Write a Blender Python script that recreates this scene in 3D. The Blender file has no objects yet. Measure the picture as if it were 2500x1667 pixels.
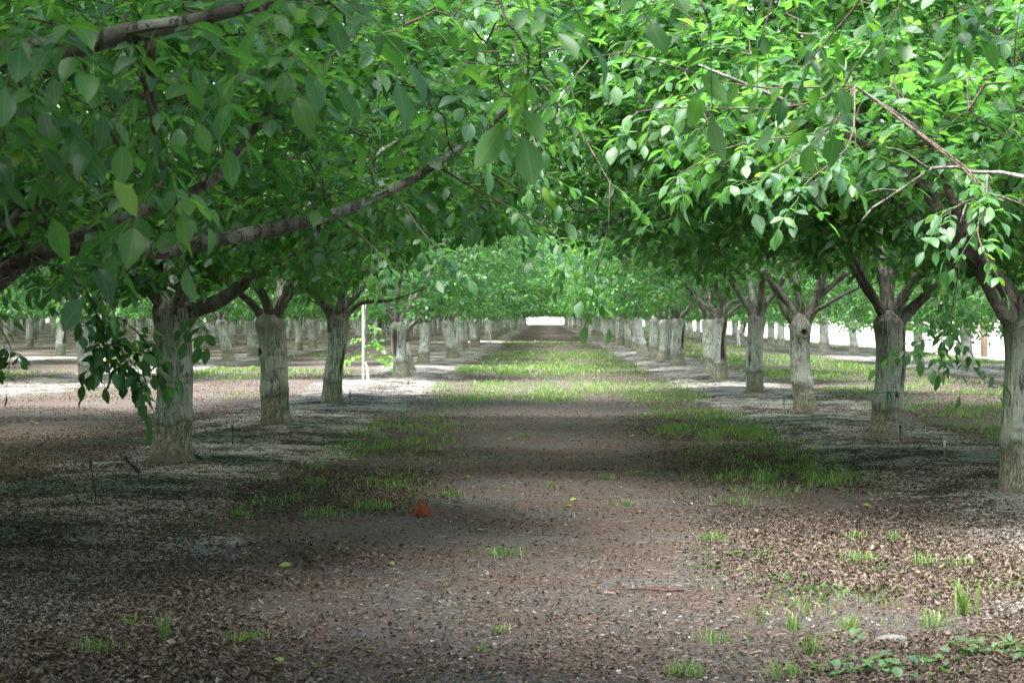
import bpy, math, numpy as np
from mathutils import Vector
S = bpy.context.scene
C = S.collection
PX, PY, F, EYE = 1250.0, 728.0, 4530.0, 1.5      # vanishing point and focal length of the photograph (2352 px wide)

def at(x, y, Y):
    return np.array([(x-PX)/F*Y, Y, EYE-(y-PY)/F*Y])

# ---------------------------------------------------------------- numeric helpers
def _hash(ix, iy, seed):
    h = (ix.astype(np.int64)*374761393 + iy.astype(np.int64)*668265263 + seed*974634777) & 0xffffffff
    h = ((h ^ (h >> 13))*1274126177) & 0xffffffff
    return ((h ^ (h >> 16)) & 0xffff)/65535.0
def vnoise(x, y, s=0):
    x = np.asarray(x, float); y = np.asarray(y, float)
    ix = np.floor(x); iy = np.floor(y); fx = x-ix; fy = y-iy
    fx = fx*fx*(3-2*fx); fy = fy*fy*(3-2*fy)
    a = _hash(ix, iy, s); b = _hash(ix+1, iy, s); c = _hash(ix, iy+1, s); d = _hash(ix+1, iy+1, s)
    return (a*(1-fx)+b*fx)*(1-fy)+(c*(1-fx)+d*fx)*fy
def fbm(x, y, s=0, o=4):
    r = 0; a = .5; t = 0
    for k in range(o):
        r = r+a*vnoise(x*2**k+17.3*k, y*2**k-9.1*k, s+k); t += a; a *= .5
    return r/t
def sstep(a, b, x):
    t = np.clip((x-a)/(b-a), 0, 1); return t*t*(3-2*t)
def norm(v):
    return v/np.maximum(np.linalg.norm(v, axis=-1, keepdims=True), 1e-9)
def gz(x, y):
    x = np.asarray(x, float); y = np.asarray(y, float)
    z = (fbm(x*.35, y*.35, 5, 3)-.5)*.10 + (fbm(x*2.2, y*2.2, 9, 3)-.5)*.035
    for rx in (-3.6, 4.0): z = z+.06*np.exp(-((x-rx)/1.1)**2)
    return z*sstep(500, 60, np.abs(y))

class MB:
    """collects vertices and faces, builds ONE mesh"""
    def __init__(s): s.v = []; s.q = []; s.t = []; s.a = []; s.n = 0
    def add(s, v, q=None, t=None, a=None):
        v = np.asarray(v, float).reshape(-1, 3)
        if q is not None and len(q): s.q.append(np.asarray(q, int).reshape(-1, 4)+s.n)
        if t is not None and len(t): s.t.append(np.asarray(t, int).reshape(-1, 3)+s.n)
        s.v.append(v); s.a.append(np.zeros((len(v), 3)) if a is None else np.broadcast_to(np.asarray(a, float), (len(v), 3))); s.n += len(v)
    def tube(s, p, r, sides=6, a=None, cap=True, rnd=0, rng=None):
        p = np.asarray(p, float); n = len(p); r = np.broadcast_to(np.asarray(r, float), (n,))
        d = norm(np.gradient(p, axis=0)); up = np.array([0, 0, 1.]) if abs(d[0][2]) < .8 else np.array([1., 0, 0])
        u = np.cross(d, up); u = norm(u); w = np.cross(u, d)
        th = np.linspace(0, 2*math.pi, sides, endpoint=False)
        rr = r[:, None]*np.ones((1, sides))
        if rnd and rng is not None: rr = rr*(1+rnd*(rng.random((n, sides))-.5))
        v = p[:, None]+rr[..., None]*(np.cos(th)[None, :, None]*u[:, None]+np.sin(th)[None, :, None]*w[:, None])
        i = np.arange(n-1)[:, None]*sides; j = np.arange(sides)[None]; k = (j+1) % sides
        q = np.stack([i+j, i+k, i+sides+k, i+sides+j], -1).reshape(-1, 4)
        v = v.reshape(-1, 3); t = []
        if cap:
            v = np.vstack([v, p[0], p[-1]]); c = n*sides
            j = np.arange(sides); k = (j+1) % sides
            t = np.vstack([np.stack([j*0+c, k, j], -1), np.stack([j*0+c+1, (n-1)*sides+j, (n-1)*sides+k], -1)])
        s.add(v, q, t, a)
    def box(s, c, sz, rz=0, a=None):
        x, y, z = np.array(sz)/2
        v = np.array([[i*x, j*y, k*z] for k in (-1, 1) for j in (-1, 1) for i in (-1, 1)])
        R = np.array([[math.cos(rz), -math.sin(rz), 0], [math.sin(rz), math.cos(rz), 0], [0, 0, 1]])
        s.add(v@R.T+np.array(c), [[0, 2, 3, 1], [4, 5, 7, 6], [0, 1, 5, 4], [2, 6, 7, 3], [0, 4, 6, 2], [1, 3, 7, 5]], a=a)
    def data(s, name, mat, smooth=True):
        V = np.vstack(s.v).astype(np.float32); A = np.vstack(s.a).astype(np.float32)
        Q = np.vstack(s.q) if s.q else np.zeros((0, 4), int); T = np.vstack(s.t) if s.t else np.zeros((0, 3), int)
        me = bpy.data.meshes.new(name)
        me.vertices.add(len(V)); me.vertices.foreach_set('co', V.ravel())
        L = np.concatenate([Q.ravel(), T.ravel()]).astype(np.int32)
        me.loops.add(len(L)); me.loops.foreach_set('vertex_index', L)
        st = np.concatenate([np.arange(len(Q))*4, len(Q)*4+np.arange(len(T))*3]).astype(np.int32)
        me.polygons.add(len(st)); me.polygons.foreach_set('loop_start', st)
        me.polygons.foreach_set('use_smooth', np.full(len(st), smooth))
        at_ = me.attributes.new('co3', 'FLOAT_VECTOR', 'POINT'); at_.data.foreach_set('vector', A.ravel())
        me.update(calc_edges=True)
        me.materials.append(mat)
        return me
    def build(s, name, mat, parent=None, smooth=True, loc=None):
        return link(name, s.data(name, mat, smooth), parent, loc)

def link(name, data, parent=None, loc=None):
    o = bpy.data.objects.new(name, data); C.objects.link(o)
    if parent is not None: o.parent = parent
    if loc is not None: o.location = loc
    return o
def tag(o, label=None, cat=None, group=None, kind=None):
    for k, v in (('label', label), ('category', cat), ('group', group), ('kind', kind)):
        if v: o[k] = v
    return o
def empty(name, loc, label, cat, group=None):
    o = bpy.data.objects.new(name, None); C.objects.link(o); o.location = loc; o.empty_display_size = .2
    return tag(o, label, cat, group)

# ---------------------------------------------------------------- materials
class NT:
    def __init__(s, name):
        s.m = bpy.data.materials.new(name); s.m.use_nodes = True; s.t = s.m.node_tree; s.t.nodes.clear()
        s.out = s.t.nodes.new('ShaderNodeOutputMaterial')
    def n(s, typ, ins=None, **kw):
        nd = s.t.nodes.new('ShaderNode'+typ)
        for k, v in kw.items(): setattr(nd, k, v)
        for k, v in (ins or {}).items():
            if isinstance(v, bpy.types.NodeSocket): s.t.links.new(v, nd.inputs[k])
            else: nd.inputs[k].default_value = v
        return nd
    def math(s, op, a, b=0.0, c=0.0, clamp=False):
        return s.n('Math', {0: a, 1: b, 2: c}, operation=op, use_clamp=clamp).outputs[0]
    def mix(s, f, a, b, mode='MIX'):
        nd = s.n('Mix', data_type='RGBA', blend_type=mode)
        for k, v in ((0, f), (6, a), (7, b)):
            if isinstance(v, bpy.types.NodeSocket): s.t.links.new(v, nd.inputs[k])
            else: nd.inputs[k].default_value = v if k == 0 else (*v, 1)
        return nd.outputs[2]
    def noise(s, co, sc, det=4, rough=.55, dist=0):
        return s.n('TexNoise', {'Vector': co, 'Scale': sc, 'Detail': det, 'Roughness': rough, 'Distortion': dist}).outputs[0]
    def ramp(s, f, stops):
        nd = s.n('ValToRGB', {0: f}); r = nd.color_ramp
        while len(r.elements) < len(stops): r.elements.new(.5)
        for e, (p, c) in zip(r.elements, stops): e.position = p; e.color = (*c, 1) if len(c) == 3 else c
        return nd.outputs[0]
    def mapr(s, f, a, b, c=0, d=1):
        return s.n('MapRange', {0: f, 1: a, 2: b, 3: c, 4: d}, clamp=True).outputs[0]
    def mapping(s, co, sc):
        return s.n('Mapping', {0: co, 3: sc}).outputs[0]
    def bsdf(s, col, rough=.8, spec=.3, normal=None):
        i = {'Base Color': col if isinstance(col, bpy.types.NodeSocket) else (*col, 1), 'Roughness': rough, 'Specular IOR Level': spec}
        if normal is not None: i['Normal'] = normal
        return s.n('BsdfPrincipled', i).outputs[0]
    def bump(s, h, dist, strength=1.0):
        return s.n('Bump', {'Height': h, 'Distance': dist, 'Strength': strength}).outputs[0]
    def done(s, sh): s.t.links.new(sh, s.out.inputs[0]); return s.m

def leaf_mat(name, stops, trans_mul=3.3, vein=(.10, .19, .06), tfac=.43):
    t = NT(name)
    a = t.n('Attribute', attribute_name='co3').outputs['Vector']
    x = t.n('SeparateXYZ', {0: a})
    base = t.ramp(x.outputs[2], stops)
    au = t.math('ABSOLUTE', x.outputs[0])
    mid = t.mapr(au, .07, .015)
    sv = t.math('SINE', t.math('MULTIPLY', t.math('SUBTRACT', x.outputs[1], t.math('MULTIPLY', au, .28)), 62.0))
    sv = t.math('MULTIPLY', t.mapr(sv, .86, 1.0), .16)
    col = t.mix(t.math('MAXIMUM', t.math('MULTIPLY', mid, .6), sv), base, vein)
    geo = t.n('NewGeometry')
    pale = t.mix(.4, col, (.09, .17, .07))
    colf = t.mix(geo.outputs['Backfacing'], col, pale)
    rough = t.mix(geo.outputs['Backfacing'], (.47,)*3, (.65,)*3)
    p = t.n('BsdfPrincipled', {'Base Color': colf, 'Roughness': rough, 'Specular IOR Level': .45}).outputs[0]
    tc = t.mix(1.0, col, (trans_mul*1.08, trans_mul*1.0, trans_mul*.42), 'MULTIPLY')
    tr = t.n('BsdfTranslucent', {0: tc}).outputs[0]
    return t.done(t.n('MixShader', {0: tfac, 1: p, 2: tr}).outputs[0])

M = {}
M['leaf'] = leaf_mat('walnut_leaf', [(0, (.015, .060, .024)), (.45, (.026, .090, .031)), (.92, (.054, .142, .034)), (.975, (.08, .18, .025)), (1, (.10, .17, .03))])
M['young_leaf'] = leaf_mat('young_leaf', [(0, (.05, .14, .03)), (1, (.09, .20, .04))])

def bark_mat(name, trunk):
    t = NT(name)
    tc = t.n('TexCoord').outputs['Object']
    oi = t.n('ObjectInfo').outputs['Random']
    co = t.n('VectorMath', {0: tc, 1: t.n('CombineXYZ', {0: t.math('MULTIPLY', oi, 37.0)}).outputs[0]}, operation='ADD').outputs[0]
    z = t.n('SeparateXYZ', {0: tc}).outputs[2]
    at3 = t.n('SeparateXYZ', {0: t.n('Attribute', attribute_name='co3').outputs['Vector']})
    n1 = t.noise(co, 3.0, 5); n2 = t.noise(co, 22, 5, .6)
    if trunk:
        warp = t.n('VectorMath', {0: co, 1: t.n('VectorMath', {0: t.n('TexNoise', {'Vector': co, 'Scale': 6.0, 'Detail': 3.0}).outputs[1], 1: (.09, .09, .05)}, operation='MULTIPLY').outputs[0]}, operation='ADD').outputs[0]
        def cracks(sx, sz, w, off=0.0):
            v = t.noise(t.mapping(co, (sx, sx, sz)), 1.0, 3.5, .6, .5)
            return t.mapr(t.math('ABSOLUTE', t.math('SUBTRACT', v, .5+off)), w, w*.25)
        gate = t.mapr(t.noise(co, 3.2, 3), .36, .56)
        big = t.math('MULTIPLY', cracks(17, 1.6, .030), gate)
        big = t.math('MAXIMUM', big, t.math('MULTIPLY', cracks(36, 3.0, .032, .05), t.mapr(t.noise(co, 5, 2), .48, .6)))
        fine = cracks(30, 7, .05)
        graft = t.math('ADD', z, t.math('MULTIPLY', t.math('SUBTRACT', n1, .5), .34))
        up = t.mapr(graft, .30, .46)                        # above the graft the bark is smooth and limewashed
        ring = t.math('MULTIPLY', t.mapr(t.math('ABSOLUTE', t.math('SUBTRACT', graft, .36)), .035, .0), .55)
        rings = t.mapr(t.noise(t.mapping(co, (2, 2, 11)), 1.0, 3), .60, .74)
        pale = t.ramp(n1, [(.25, (.34, .355, .33)), (.5, (.52, .535, .50)), (.8, (.64, .655, .62))])
        pale = t.mix(t.mapr(n2, .45, .75), pale, (.36, .36, .29))
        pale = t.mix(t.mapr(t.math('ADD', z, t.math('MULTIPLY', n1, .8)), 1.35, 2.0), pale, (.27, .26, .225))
        pale = t.mix(t.math('MULTIPLY', rings, .6), pale, (.20, .18, .13))
        root = t.ramp(n2, [(.3, (.27, .26, .19)), (.7, (.42, .41, .32))])
        col = t.mix(up, root, pale)
        ck = t.math('MAXIMUM', t.math('MULTIPLY', big, t.mapr(up, 0, 1, .5, 1)), t.math('MULTIPLY', fine, t.mapr(up, 0, 1, .75, .16)))
        col = t.mix(t.math('MULTIPLY', ck, .82), col, (.05, .042, .03))
        col = t.mix(ring, col, (.12, .105, .07))
        soil = t.mapr(graft, .02, .14)
        col = t.mix(soil, (.22, .19, .15), col)
        wood = t.ramp(t.noise(t.mapping(co, (14, 14, 3)), 1.0, 4), [(.35, (.025, .018, .012)), (.7, (.12, .085, .05))])
        col = t.mix(at3.outputs[0], col, wood)
        h = t.math('SUBTRACT', t.math('MULTIPLY', n2, .35), ck)
        return t.done(t.bsdf(col, .85, .2, t.bump(h, .018)))
    pale = t.ramp(n1, [(.36, (.060, .052, .045)), (.5, (.15, .14, .122)), (.62, (.30, .29, .265))])
    thin = t.ramp(n2, [(.3, (.045, .032, .026)), (.7, (.12, .09, .07))])
    pale = t.mix(t.mapr(t.math('ADD', z, t.math('MULTIPLY', n1, 1.2)), 1.7, 2.7), (.185, .175, .15), pale)
    col = t.mix(at3.outputs[1], pale, thin)
    spots = t.mapr(t.noise(co, 60, 2), .62, .7)
    col = t.mix(t.math('MULTIPLY', spots, .5), col, (.05, .045, .04))
    v = t.noise(t.mapping(co, (15, 15, 2.2)), 1.0, 3.5, .6, .5)
    ck = t.math('MULTIPLY', t.mapr(t.math('ABSOLUTE', t.math('SUBTRACT', v, .5)), .03, .008), t.mapr(z, 3.4, 2.0))
    col = t.mix(t.math('MULTIPLY', ck, .7), col, (.05, .042, .03))
    h = t.math('SUBTRACT', t.math('ADD', t.math('MULTIPLY', n2, .6), t.math('MULTIPLY', n1, 1.4)), ck)
    return t.done(t.bsdf(col, .85, .2, t.bump(h, .02)))
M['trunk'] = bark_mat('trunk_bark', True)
M['limb'] = bark_mat('limb_bark', False)

def simple(name, c, rough=.6, spec=.3, var=.25, sc=30, trans=0):
    t = NT(name); co = t.n('TexCoord').outputs['Object']
    n = t.noise(co, sc, 4)
    col = t.mix(t.mapr(n, .35, .7), c, tuple(v*(1-var) for v in c))
    sh = t.bsdf(col, rough, spec, t.bump(n, .002))
    if trans: sh = t.n('MixShader', {0: trans, 1: sh, 2: t.n('BsdfTranslucent', {0: col}).outputs[0]}).outputs[0]
    return t.done(sh)
M['black'] = simple('black_plastic', (.02, .021, .026), .4, .5)
M['whiteplastic'] = simple('white_plastic', (.7, .71, .72), .5, .4, .15)
M['orangewood'] = simple('copper_stake', (.42, .17, .07), .6)
M['stake'] = simple('painted_stake', (.52, .50, .45), .7, .2, .3, 12)
M['tape'] = simple('green_tape', (.01, .24, .16), .45, .4, .3, 40, .3)
M['whitepaint'] = simple('white_trunk_paint', (.72, .70, .64), .7, .2, .3, 18)
M['net'] = simple('red_netting', (.42, .095, .05), .6, .3, .4, 60, .25)
M['redstick'] = simple('red_stick', (.11, .045, .036), .7, .2, .5, 50)
M['rust'] = simple('wood_post', (.20, .15, .11), .8, .2, .4, 15)
M['orange'] = simple('orange_marker', (.8, .26, .03), .6)
M['paper'] = simple('pale_scrap', (.75, .74, .70), .7, .2, .2)
M['soil'] = simple('dark_soil', (.045, .035, .03), .95, .1, .6, 40)
M['stone'] = simple('stone', (.13, .125, .115), .85, .2, .4, 30)
M['yellow'] = simple('fallen_yellow_leaf', (.20, .26, .05), .5, .4, .3, 30, .35)
M['galv'] = simple('fence_metal', (.35, .36, .36), .5, .5)

def vcol_mat(name, stops, rough=.8, trans=.0, spec=.2):
    t = NT(name)
    x = t.n('SeparateXYZ', {0: t.n('Attribute', attribute_name='co3').outputs['Vector']})
    col = t.ramp(x.outputs[2], stops)
    sh = t.bsdf(col, rough, spec)
    if trans: sh = t.n('MixShader', {0: trans, 1: sh, 2: t.n('BsdfTranslucent', {0: t.mix(1., col, (2.2, 2.2, 1.0), 'MULTIPLY')}).outputs[0]}).outputs[0]
    return t.done(sh)
M['litter'] = vcol_mat('dry_leaf', [(0, (.022, .017, .014)), (.3, (.050, .037, .031)), (.6, (.098, .073, .061)), (.9, (.155, .120, .102)), (1, (.27, .23, .205))], .75, .12)
M['chips'] = vcol_mat('ground_chip', [(0, (.02, .018, .016)), (.45, (.05, .042, .036)), (.5, (.22, .20, .175)), (1, (.38, .36, .325))], .8)
M['grass'] = vcol_mat('grass_blade', [(0, (.055, .115, .035)), (.5, (.105, .185, .055)), (.9, (.18, .25, .09)), (1, (.36, .34, .20))], .5, .35, .4)
M['weed'] = vcol_mat('weed_leaf', [(0, (.03, .075, .028)), (1, (.07, .14, .045))], .5, .3, .4)

def ground_mat():
    t = NT('orchard_floor')
    co = t.n('TexCoord').outputs['Object']
    a = t.n('SeparateXYZ', {0: t.n('Attribute', attribute_name='co3').outputs['Vector']})   # strip, green, open field
    strip, green, field = a.outputs
    n1 = t.noise(co, 1.1, 4); n2 = t.noise(co, 9, 6, .62); n3 = t.noise(co, 34, 5, .7); n4 = t.noise(co, 120, 3, .7)
    dirt = t.ramp(n2, [(.3, (.050, .047, .043)), (.5, (.088, .083, .077)), (.72, (.145, .138, .128))])
    dirt = t.mix(t.mapr(n3, .50, .60), dirt, (.042, .034, .030))
    dirt = t.mix(t.mapr(n4, .64, .72), dirt, (.32, .30, .27))
    litter = t.ramp(n3, [(.34, (.028, .020, .017)), (.5, (.075, .054, .045)), (.66, (.16, .118, .099))])
    lit = t.mapr(t.math('ADD', t.math('MULTIPLY', n1, .6), t.math('MULTIPLY', n2, .4)), .44, .56)
    base = t.mix(lit, dirt, litter)
    # herbicide strip: pale chips over a black mat
    m = t.mapping(co, (1.0, 1.9, 1.0))
    nb = t.noise(m, 5.5, 7, .70, .8)
    nb2 = t.noise(co, 1.4, 3)
    bl = t.mapr(t.math('ADD', nb, t.math('MULTIPLY', t.math('SUBTRACT', nb2, .5), .8)), .50, .535)
    palec = t.ramp(n3, [(.3, (.125, .115, .103)), (.5, (.235, .220, .200)), (.7, (.37, .352, .325))])
    blk = t.ramp(n3, [(.35, (.014, .013, .012)), (.7, (.07, .06, .052))])
    st = t.mix(bl, palec, blk)
    col = t.mix(t.mapr(t.math('ADD', strip, t.math('MULTIPLY', t.math('SUBTRACT', n2, .5), 1.5)), .30, .70), base, st)
    gcol = t.ramp(n2, [(.3, (.045, .065, .026)), (.7, (.09, .13, .042))])
    gm = t.mapr(t.math('ADD', green, t.math('MULTIPLY', t.math('SUBTRACT', n2, .5), .9)), .42, .72)
    col = t.mix(t.math('MULTIPLY', gm, .8), col, gcol)
    fcol = t.ramp(n1, [(.3, (.46, .43, .38)), (.7, (.58, .55, .50))])
    col = t.mix(field, col, fcol)
    h = t.math('ADD', t.math('MULTIPLY', n3, .7), t.math('MULTIPLY', n2, .9))
    return t.done(t.bsdf(col, .92, .12, t.bump(h, .05)))
M['ground'] = ground_mat()

# ---------------------------------------------------------------- ground masks and sheet
ROWS_L = [-3.6-7.5*k for k in range(18)]
ROWS_R = [4.0, 12.0]
FIELD_X = 15.9; END_Y = 402.0
def strip_mask(x, y):
    m = np.zeros_like(x)
    for rx in ROWS_L+ROWS_R:
        m = np.maximum(m, sstep(1.75, .75, np.abs(x-rx+.7*(fbm(y*.7, x*.5+rx, 3)-.5)*2)))
    return m*np.where(x > -7, sstep(END_Y+2, END_Y-4, y), sstep(645, 640, y))
def green_mask(x, y):
    n = fbm(x*.55, y*.40, 21, 4); nn = fbm(x*1.8, y*1.5, 33, 3); hf = np.clip((fbm(x*4.5, y*3.2, 45, 3)-.34)*4.5, .06, 1.15)
    band = lambda v, a, b, s=.35: sstep(a-s, a+s, v)*sstep(b+s, b-s, v)
    g = np.zeros_like(x)
    near = .62*band(x, -2.5, -1.0)*sstep(11, 19, y)+1.15*band(x+.5*(nn-.5), 1.5, 2.9)*sstep(15, 19, y)+.22*band(x, .9, 4.6)*sstep(15, 12, y)
    near = near*sstep(38, 31, y)
    lush = 1.25*band(x, -2.5, 3.0)*band(y, 34.5, 47, 1.2)
    far = band(x, -2.4, 2.8)*(.95*band(y, 52, 61, 1.5)+.95*band(y, 66, 86, 2)+.8*band(y, 106, 120, 2)+.35*band(y, 47, 400, 2))
    edge = .6*(band(x, -2.4, -1.2)+band(x, 1.6, 2.8))*sstep(60, 90, y)
    g = np.maximum.reduce([near, lush, far, edge])
    g = np.maximum(g, 1.0*band(x, 5.4, 10.4, .6)*sstep(17, 24, y))
    g = np.maximum(g, .95*band(x, 13.4, FIELD_X, .5)*sstep(20, 30, y))
    for k in range(17):
        a, b = ROWS_L[k+1]+1.6, ROWS_L[k]-1.6
        yy = y+k*3
        g = np.maximum(g, band(x, a, b, .5)*(.55*band(yy, 36, 42, 1.5)+.95*band(yy, 47, 57, 2)+.7*band(yy, 68, 82, 2)+.4*sstep(84, 95, yy)))
    g = g*hf*np.clip((n-.28)*3.0, 0, 1.1)*np.clip((nn-.2)*2, .2, 1.1)
    g = np.maximum(g, .40*band(x+.9*(n-.5), 1.4, 2.9)*band(y, 17, 36, 1.5)*hf)
    g = np.maximum(g, .85*band(x+1.6*(n-.5), -2.3, 2.9, .5)*band(y+5*(nn-.5)+4*(n-.5), 35, 46, 1.6)*np.clip((nn-.15)*2.2, .25, 1.1)*np.clip(hf, .5, 1))
    return np.clip(g, 0, 1.2)*(x < FIELD_X)*((y < END_Y) | ((x < -7) & (y < 640)))
def field_mask(x, y):
    return np.maximum(sstep(FIELD_X-.1, FIELD_X+.5, x+.5*(fbm(y*.4, x*0, 8)-.5)), np.where(x > -7, sstep(END_Y, END_Y+6, y), sstep(645, 655, y)))
ys = np.concatenate([np.linspace(-2500, -45, 8), np.arange(-40, 7, 2.0), np.arange(7.2, 30, .11), 30*np.exp(np.linspace(0, math.log(430/30), 330)), np.geomspace(440, 4000, 14)])
xs = np.concatenate([-np.geomspace(3000, 115, 8), np.arange(-108, -16, 1.0), np.arange(-16, 18, .13), np.arange(18.5, 40, 1.5), np.geomspace(42, 3000, 10)])
GX, GY = np.meshgrid(xs, ys)
gx, gy = GX.ravel(), GY.ravel()
W = len(xs); H = len(ys)
i = np.arange(H-1)[:, None]*W+np.arange(W-1)[None]
g = MB()
g.add(np.stack([gx, gy, gz(gx, gy)], -1), np.stack([i, i+1, i+W+1, i+W], -1).reshape(-1, 4),
      a=np.stack([strip_mask(gx, gy), green_mask(gx, gy), field_mask(gx, gy)], -1))
tag(g.build('ground', M['ground']), kind='structure')

# ---------------------------------------------------------------- leaves
HI = dict(v=[.0, .16, .38, .62, .84, 1.0], w=[0, .26, .47, .46, .24, 0], mid=True)
LO = dict(v=[.0, .34, .74, 1.0], w=[0, .44, .40, 0], mid=False)
def leaf_template(L):
    P = [(0, 0)]; Q = []; T = []
    cols = (-1, 0, 1) if L['mid'] else (-1, 1); nc = len(cols)
    for v, w in list(zip(L['v'], L['w']))[1:-1]:
        for c in cols: P.append((c*w, v))
    P.append((0, 1)); tip = len(P)-1; nr = len(L['v'])-2
    for c in range(nc-1): T.append((0, 1+c+1, 1+c)); T.append((tip, 1+(nr-1)*nc+c, 1+(nr-1)*nc+c+1))
    for r in range(nr-1):
        for c in range(nc-1):
            b = 1+r*nc+c; Q.append((b, b+1, b+nc+1, b+nc))
    return np.array(P), np.array(Q), np.array(T)
TPL = {True: leaf_template(HI), False: leaf_template(LO)}
def add_leaves(mb, pos, ax, nr, ln, wd, rnd, rng, hi):
    """many leaf blades at once: base position, axis, normal, length, width"""
    P, Q, T = TPL[hi]; n = len(pos)
    if not n: return
    ax = norm(ax); s = norm(np.cross(ax, nr)); nr = np.cross(s, ax)
    u, v = P[:, 0], P[:, 1]
    fold = rng.uniform(.05, .5, n)[:, None]; curl = rng.normal(-.22, .14, n)[:, None]; tw = rng.normal(0, .25, n)[:, None]
    wav = rng.uniform(0, 6.3, n)[:, None]; wam = rng.uniform(0, .05, n)[:, None]
    X = u[None]*wd[:, None]; Y = v[None]*ln[:, None]
    Z = np.abs(X)*fold+curl*ln[:, None]*v[None]**2+tw*X*v[None]+wam*ln[:, None]*np.sin(v[None]*7+wav)*(np.abs(u[None])*2)
    V = pos[:, None]+X[..., None]*s[:, None]+Y[..., None]*ax[:, None]+Z[..., None]*nr[:, None]
    off = (np.arange(n)*len(P))[:, None, None]
    un = np.where(u == 0, 0, np.sign(u))
    A = np.stack([np.broadcast_to(un, (n, len(P))), np.broadcast_to(v, (n, len(P))), np.broadcast_to(rnd[:, None], (n, len(P)))], -1)
    mb.add(V.reshape(-1, 3), (Q[None]+off).reshape(-1, 4), (T[None]+off).reshape(-1, 3), A.reshape(-1, 3))

def compound(mb, pos, d, rng, hi, size=1.0, keep=None, rach=None):
    """walnut leaves: a drooping stalk with two or three pairs of leaflets and a larger one at its end"""
    n = len(pos)
    if not n: return
    d = norm(d); up = np.array([0, 0, 1.])
    RL = rng.uniform(.20, .36, n)*size; sag = rng.uniform(.06, .42, n)
    side = norm(np.cross(d, up)+rng.normal(0, .12, (n, 3)))
    def rp(t): return pos+d*(RL*t)[:, None]-up*(RL*sag*t*t)[:, None]
    def rd(t): return norm(d-up*(2*sag*t)[:, None])
    tip = rp(np.ones(n))-up*.10
    if keep is not None:
        k = keep(tip)
        pos, d, RL, sag, side, n = pos[k], d[k], RL[k], sag[k], side[k], int(k.sum())
        if not n: return
    sh = rng.random(n)
    for tt, sg, sz in ((.38, -1, .70), (.40, 1, .70), (.68, -1, .92), (.70, 1, .92), (1.0, 0, 1.12)):
        t = np.full(n, tt)
        p = rp(t); r = rd(t)
        m = rng.random(n) < (.9 if sg else 1.0)
        a = r*(.62 if sg else 1.)+side*(sg*.95)+rng.normal(0, .16, (n, 3))
        a = norm(a); a[:, 2] -= rng.uniform(-.15, .55, n); a = norm(a)
        nn = up+rng.normal(0, .36, (n, 3))+side*(-sg*.15)
        L_ = .118*sz*size*rng.uniform(.8, 1.22, n)
        wd = L_*rng.uniform(.46, .62, n)
        rr = np.clip(sh*.55+rng.random(n)*.45, 0, .95); rr = np.where(rng.random(n) < .006, .99, rr)
        add_leaves(mb, p[m], a[m], nn[m], L_[m], wd[m], rr[m], rng, hi)
    if hi:
        T3 = 4; tv = np.linspace(0, 1, T3)
        pts = pos[:, None]+d[:, None]*(RL[:, None]*tv)[..., None]-up*(RL[:, None]*sag[:, None]*tv**2)[..., None]
        r_ = .0016
        V = np.stack([pts+side[:, None]*r_, pts-side[:, None]*r_, pts+up*r_*1.6], 2)      # n,T3,3,3
        off = (np.arange(n)*T3*3)[:, None]
        q = []
        for a_ in range(T3-1):
            for b_ in range(3): q.append((a_*3+b_, a_*3+(b_+1) % 3, (a_+1)*3+(b_+1) % 3, (a_+1)*3+b_))
        q = np.array(q)
        mb.add(V.reshape(-1, 3), (q[None]+off[..., None]).reshape(-1, 4), a=(0.0, .5, .8))

# ---------------------------------------------------------------- trees
def curve(p0, p1, rng, wob=.12, sag=.0, n=6, d0=None):
    p0 = np.array(p0, float); p1 = np.array(p1, float); L_ = np.linalg.norm(p1-p0)
    t = np.linspace(0, 1, n)[:, None]
    p = p0*(1-t)+p1*t
    if d0 is not None: p = p+(norm(np.array(d0))*L_-(p1-p0))*(t*(1-t)**2)*1.0
    w = np.zeros((n, 3)); w[1:-1] = rng.normal(0, wob*L_/math.sqrt(n), (n-2, 3))
    p = p+w; p[:, 2] -= (np.sin(t[:, 0]*math.pi)*sag*L_)
    return p
def smooth_path(P, n=14):
    P = np.asarray(P, float); k = len(P)
    P = np.vstack([2*P[0]-P[1], P, 2*P[-1]-P[-2]]); out = []
    for u in np.linspace(0, k-1-1e-6, n):
        i = int(u); f = u-i; a, b, c, d = P[i], P[i+1], P[i+2], P[i+3]
        out.append(.5*((2*b)+(c-a)*f+(2*a-5*b+4*c-d)*f*f+(-a+3*b-3*c+d)*f**3))
    return np.array(out)

def random_limbs(rng, fork, n=5, skip=()):
    out = []; a0 = rng.uniform(0, 6.28)
    for k in range(n):
        az = a0+k*2*math.pi/n+rng.normal(0, .2)
        if any(abs((az-s+math.pi) % (2*math.pi)-math.pi) < .55 for s in skip): continue
        R = rng.uniform(2.0, 3.6); Z = rng.uniform(3.6, 7.0); e = rng.uniform(.5, 1.1)
        dr = np.array([math.cos(az), math.sin(az), 0])
        p = [fork-np.array([0, 0, .32])+dr*.03, fork+dr*.10, fork+dr*.38+np.array([0, 0, .30*e+.12]), fork+dr*(R*.40)+np.array([0, 0, (Z-1.5)*.33*e+.25]),
             fork+dr*(R*.72)+np.array([0, 0, (Z-1.5)*.68]), fork+dr*R+np.array([0, 0, Z-1.5])]
        p = np.array(p); p[3:5] += rng.normal(0, .14, (2, 3))
        out.append((smooth_path(p, 12), rng.uniform(.068, .098), .026))
    return out

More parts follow.
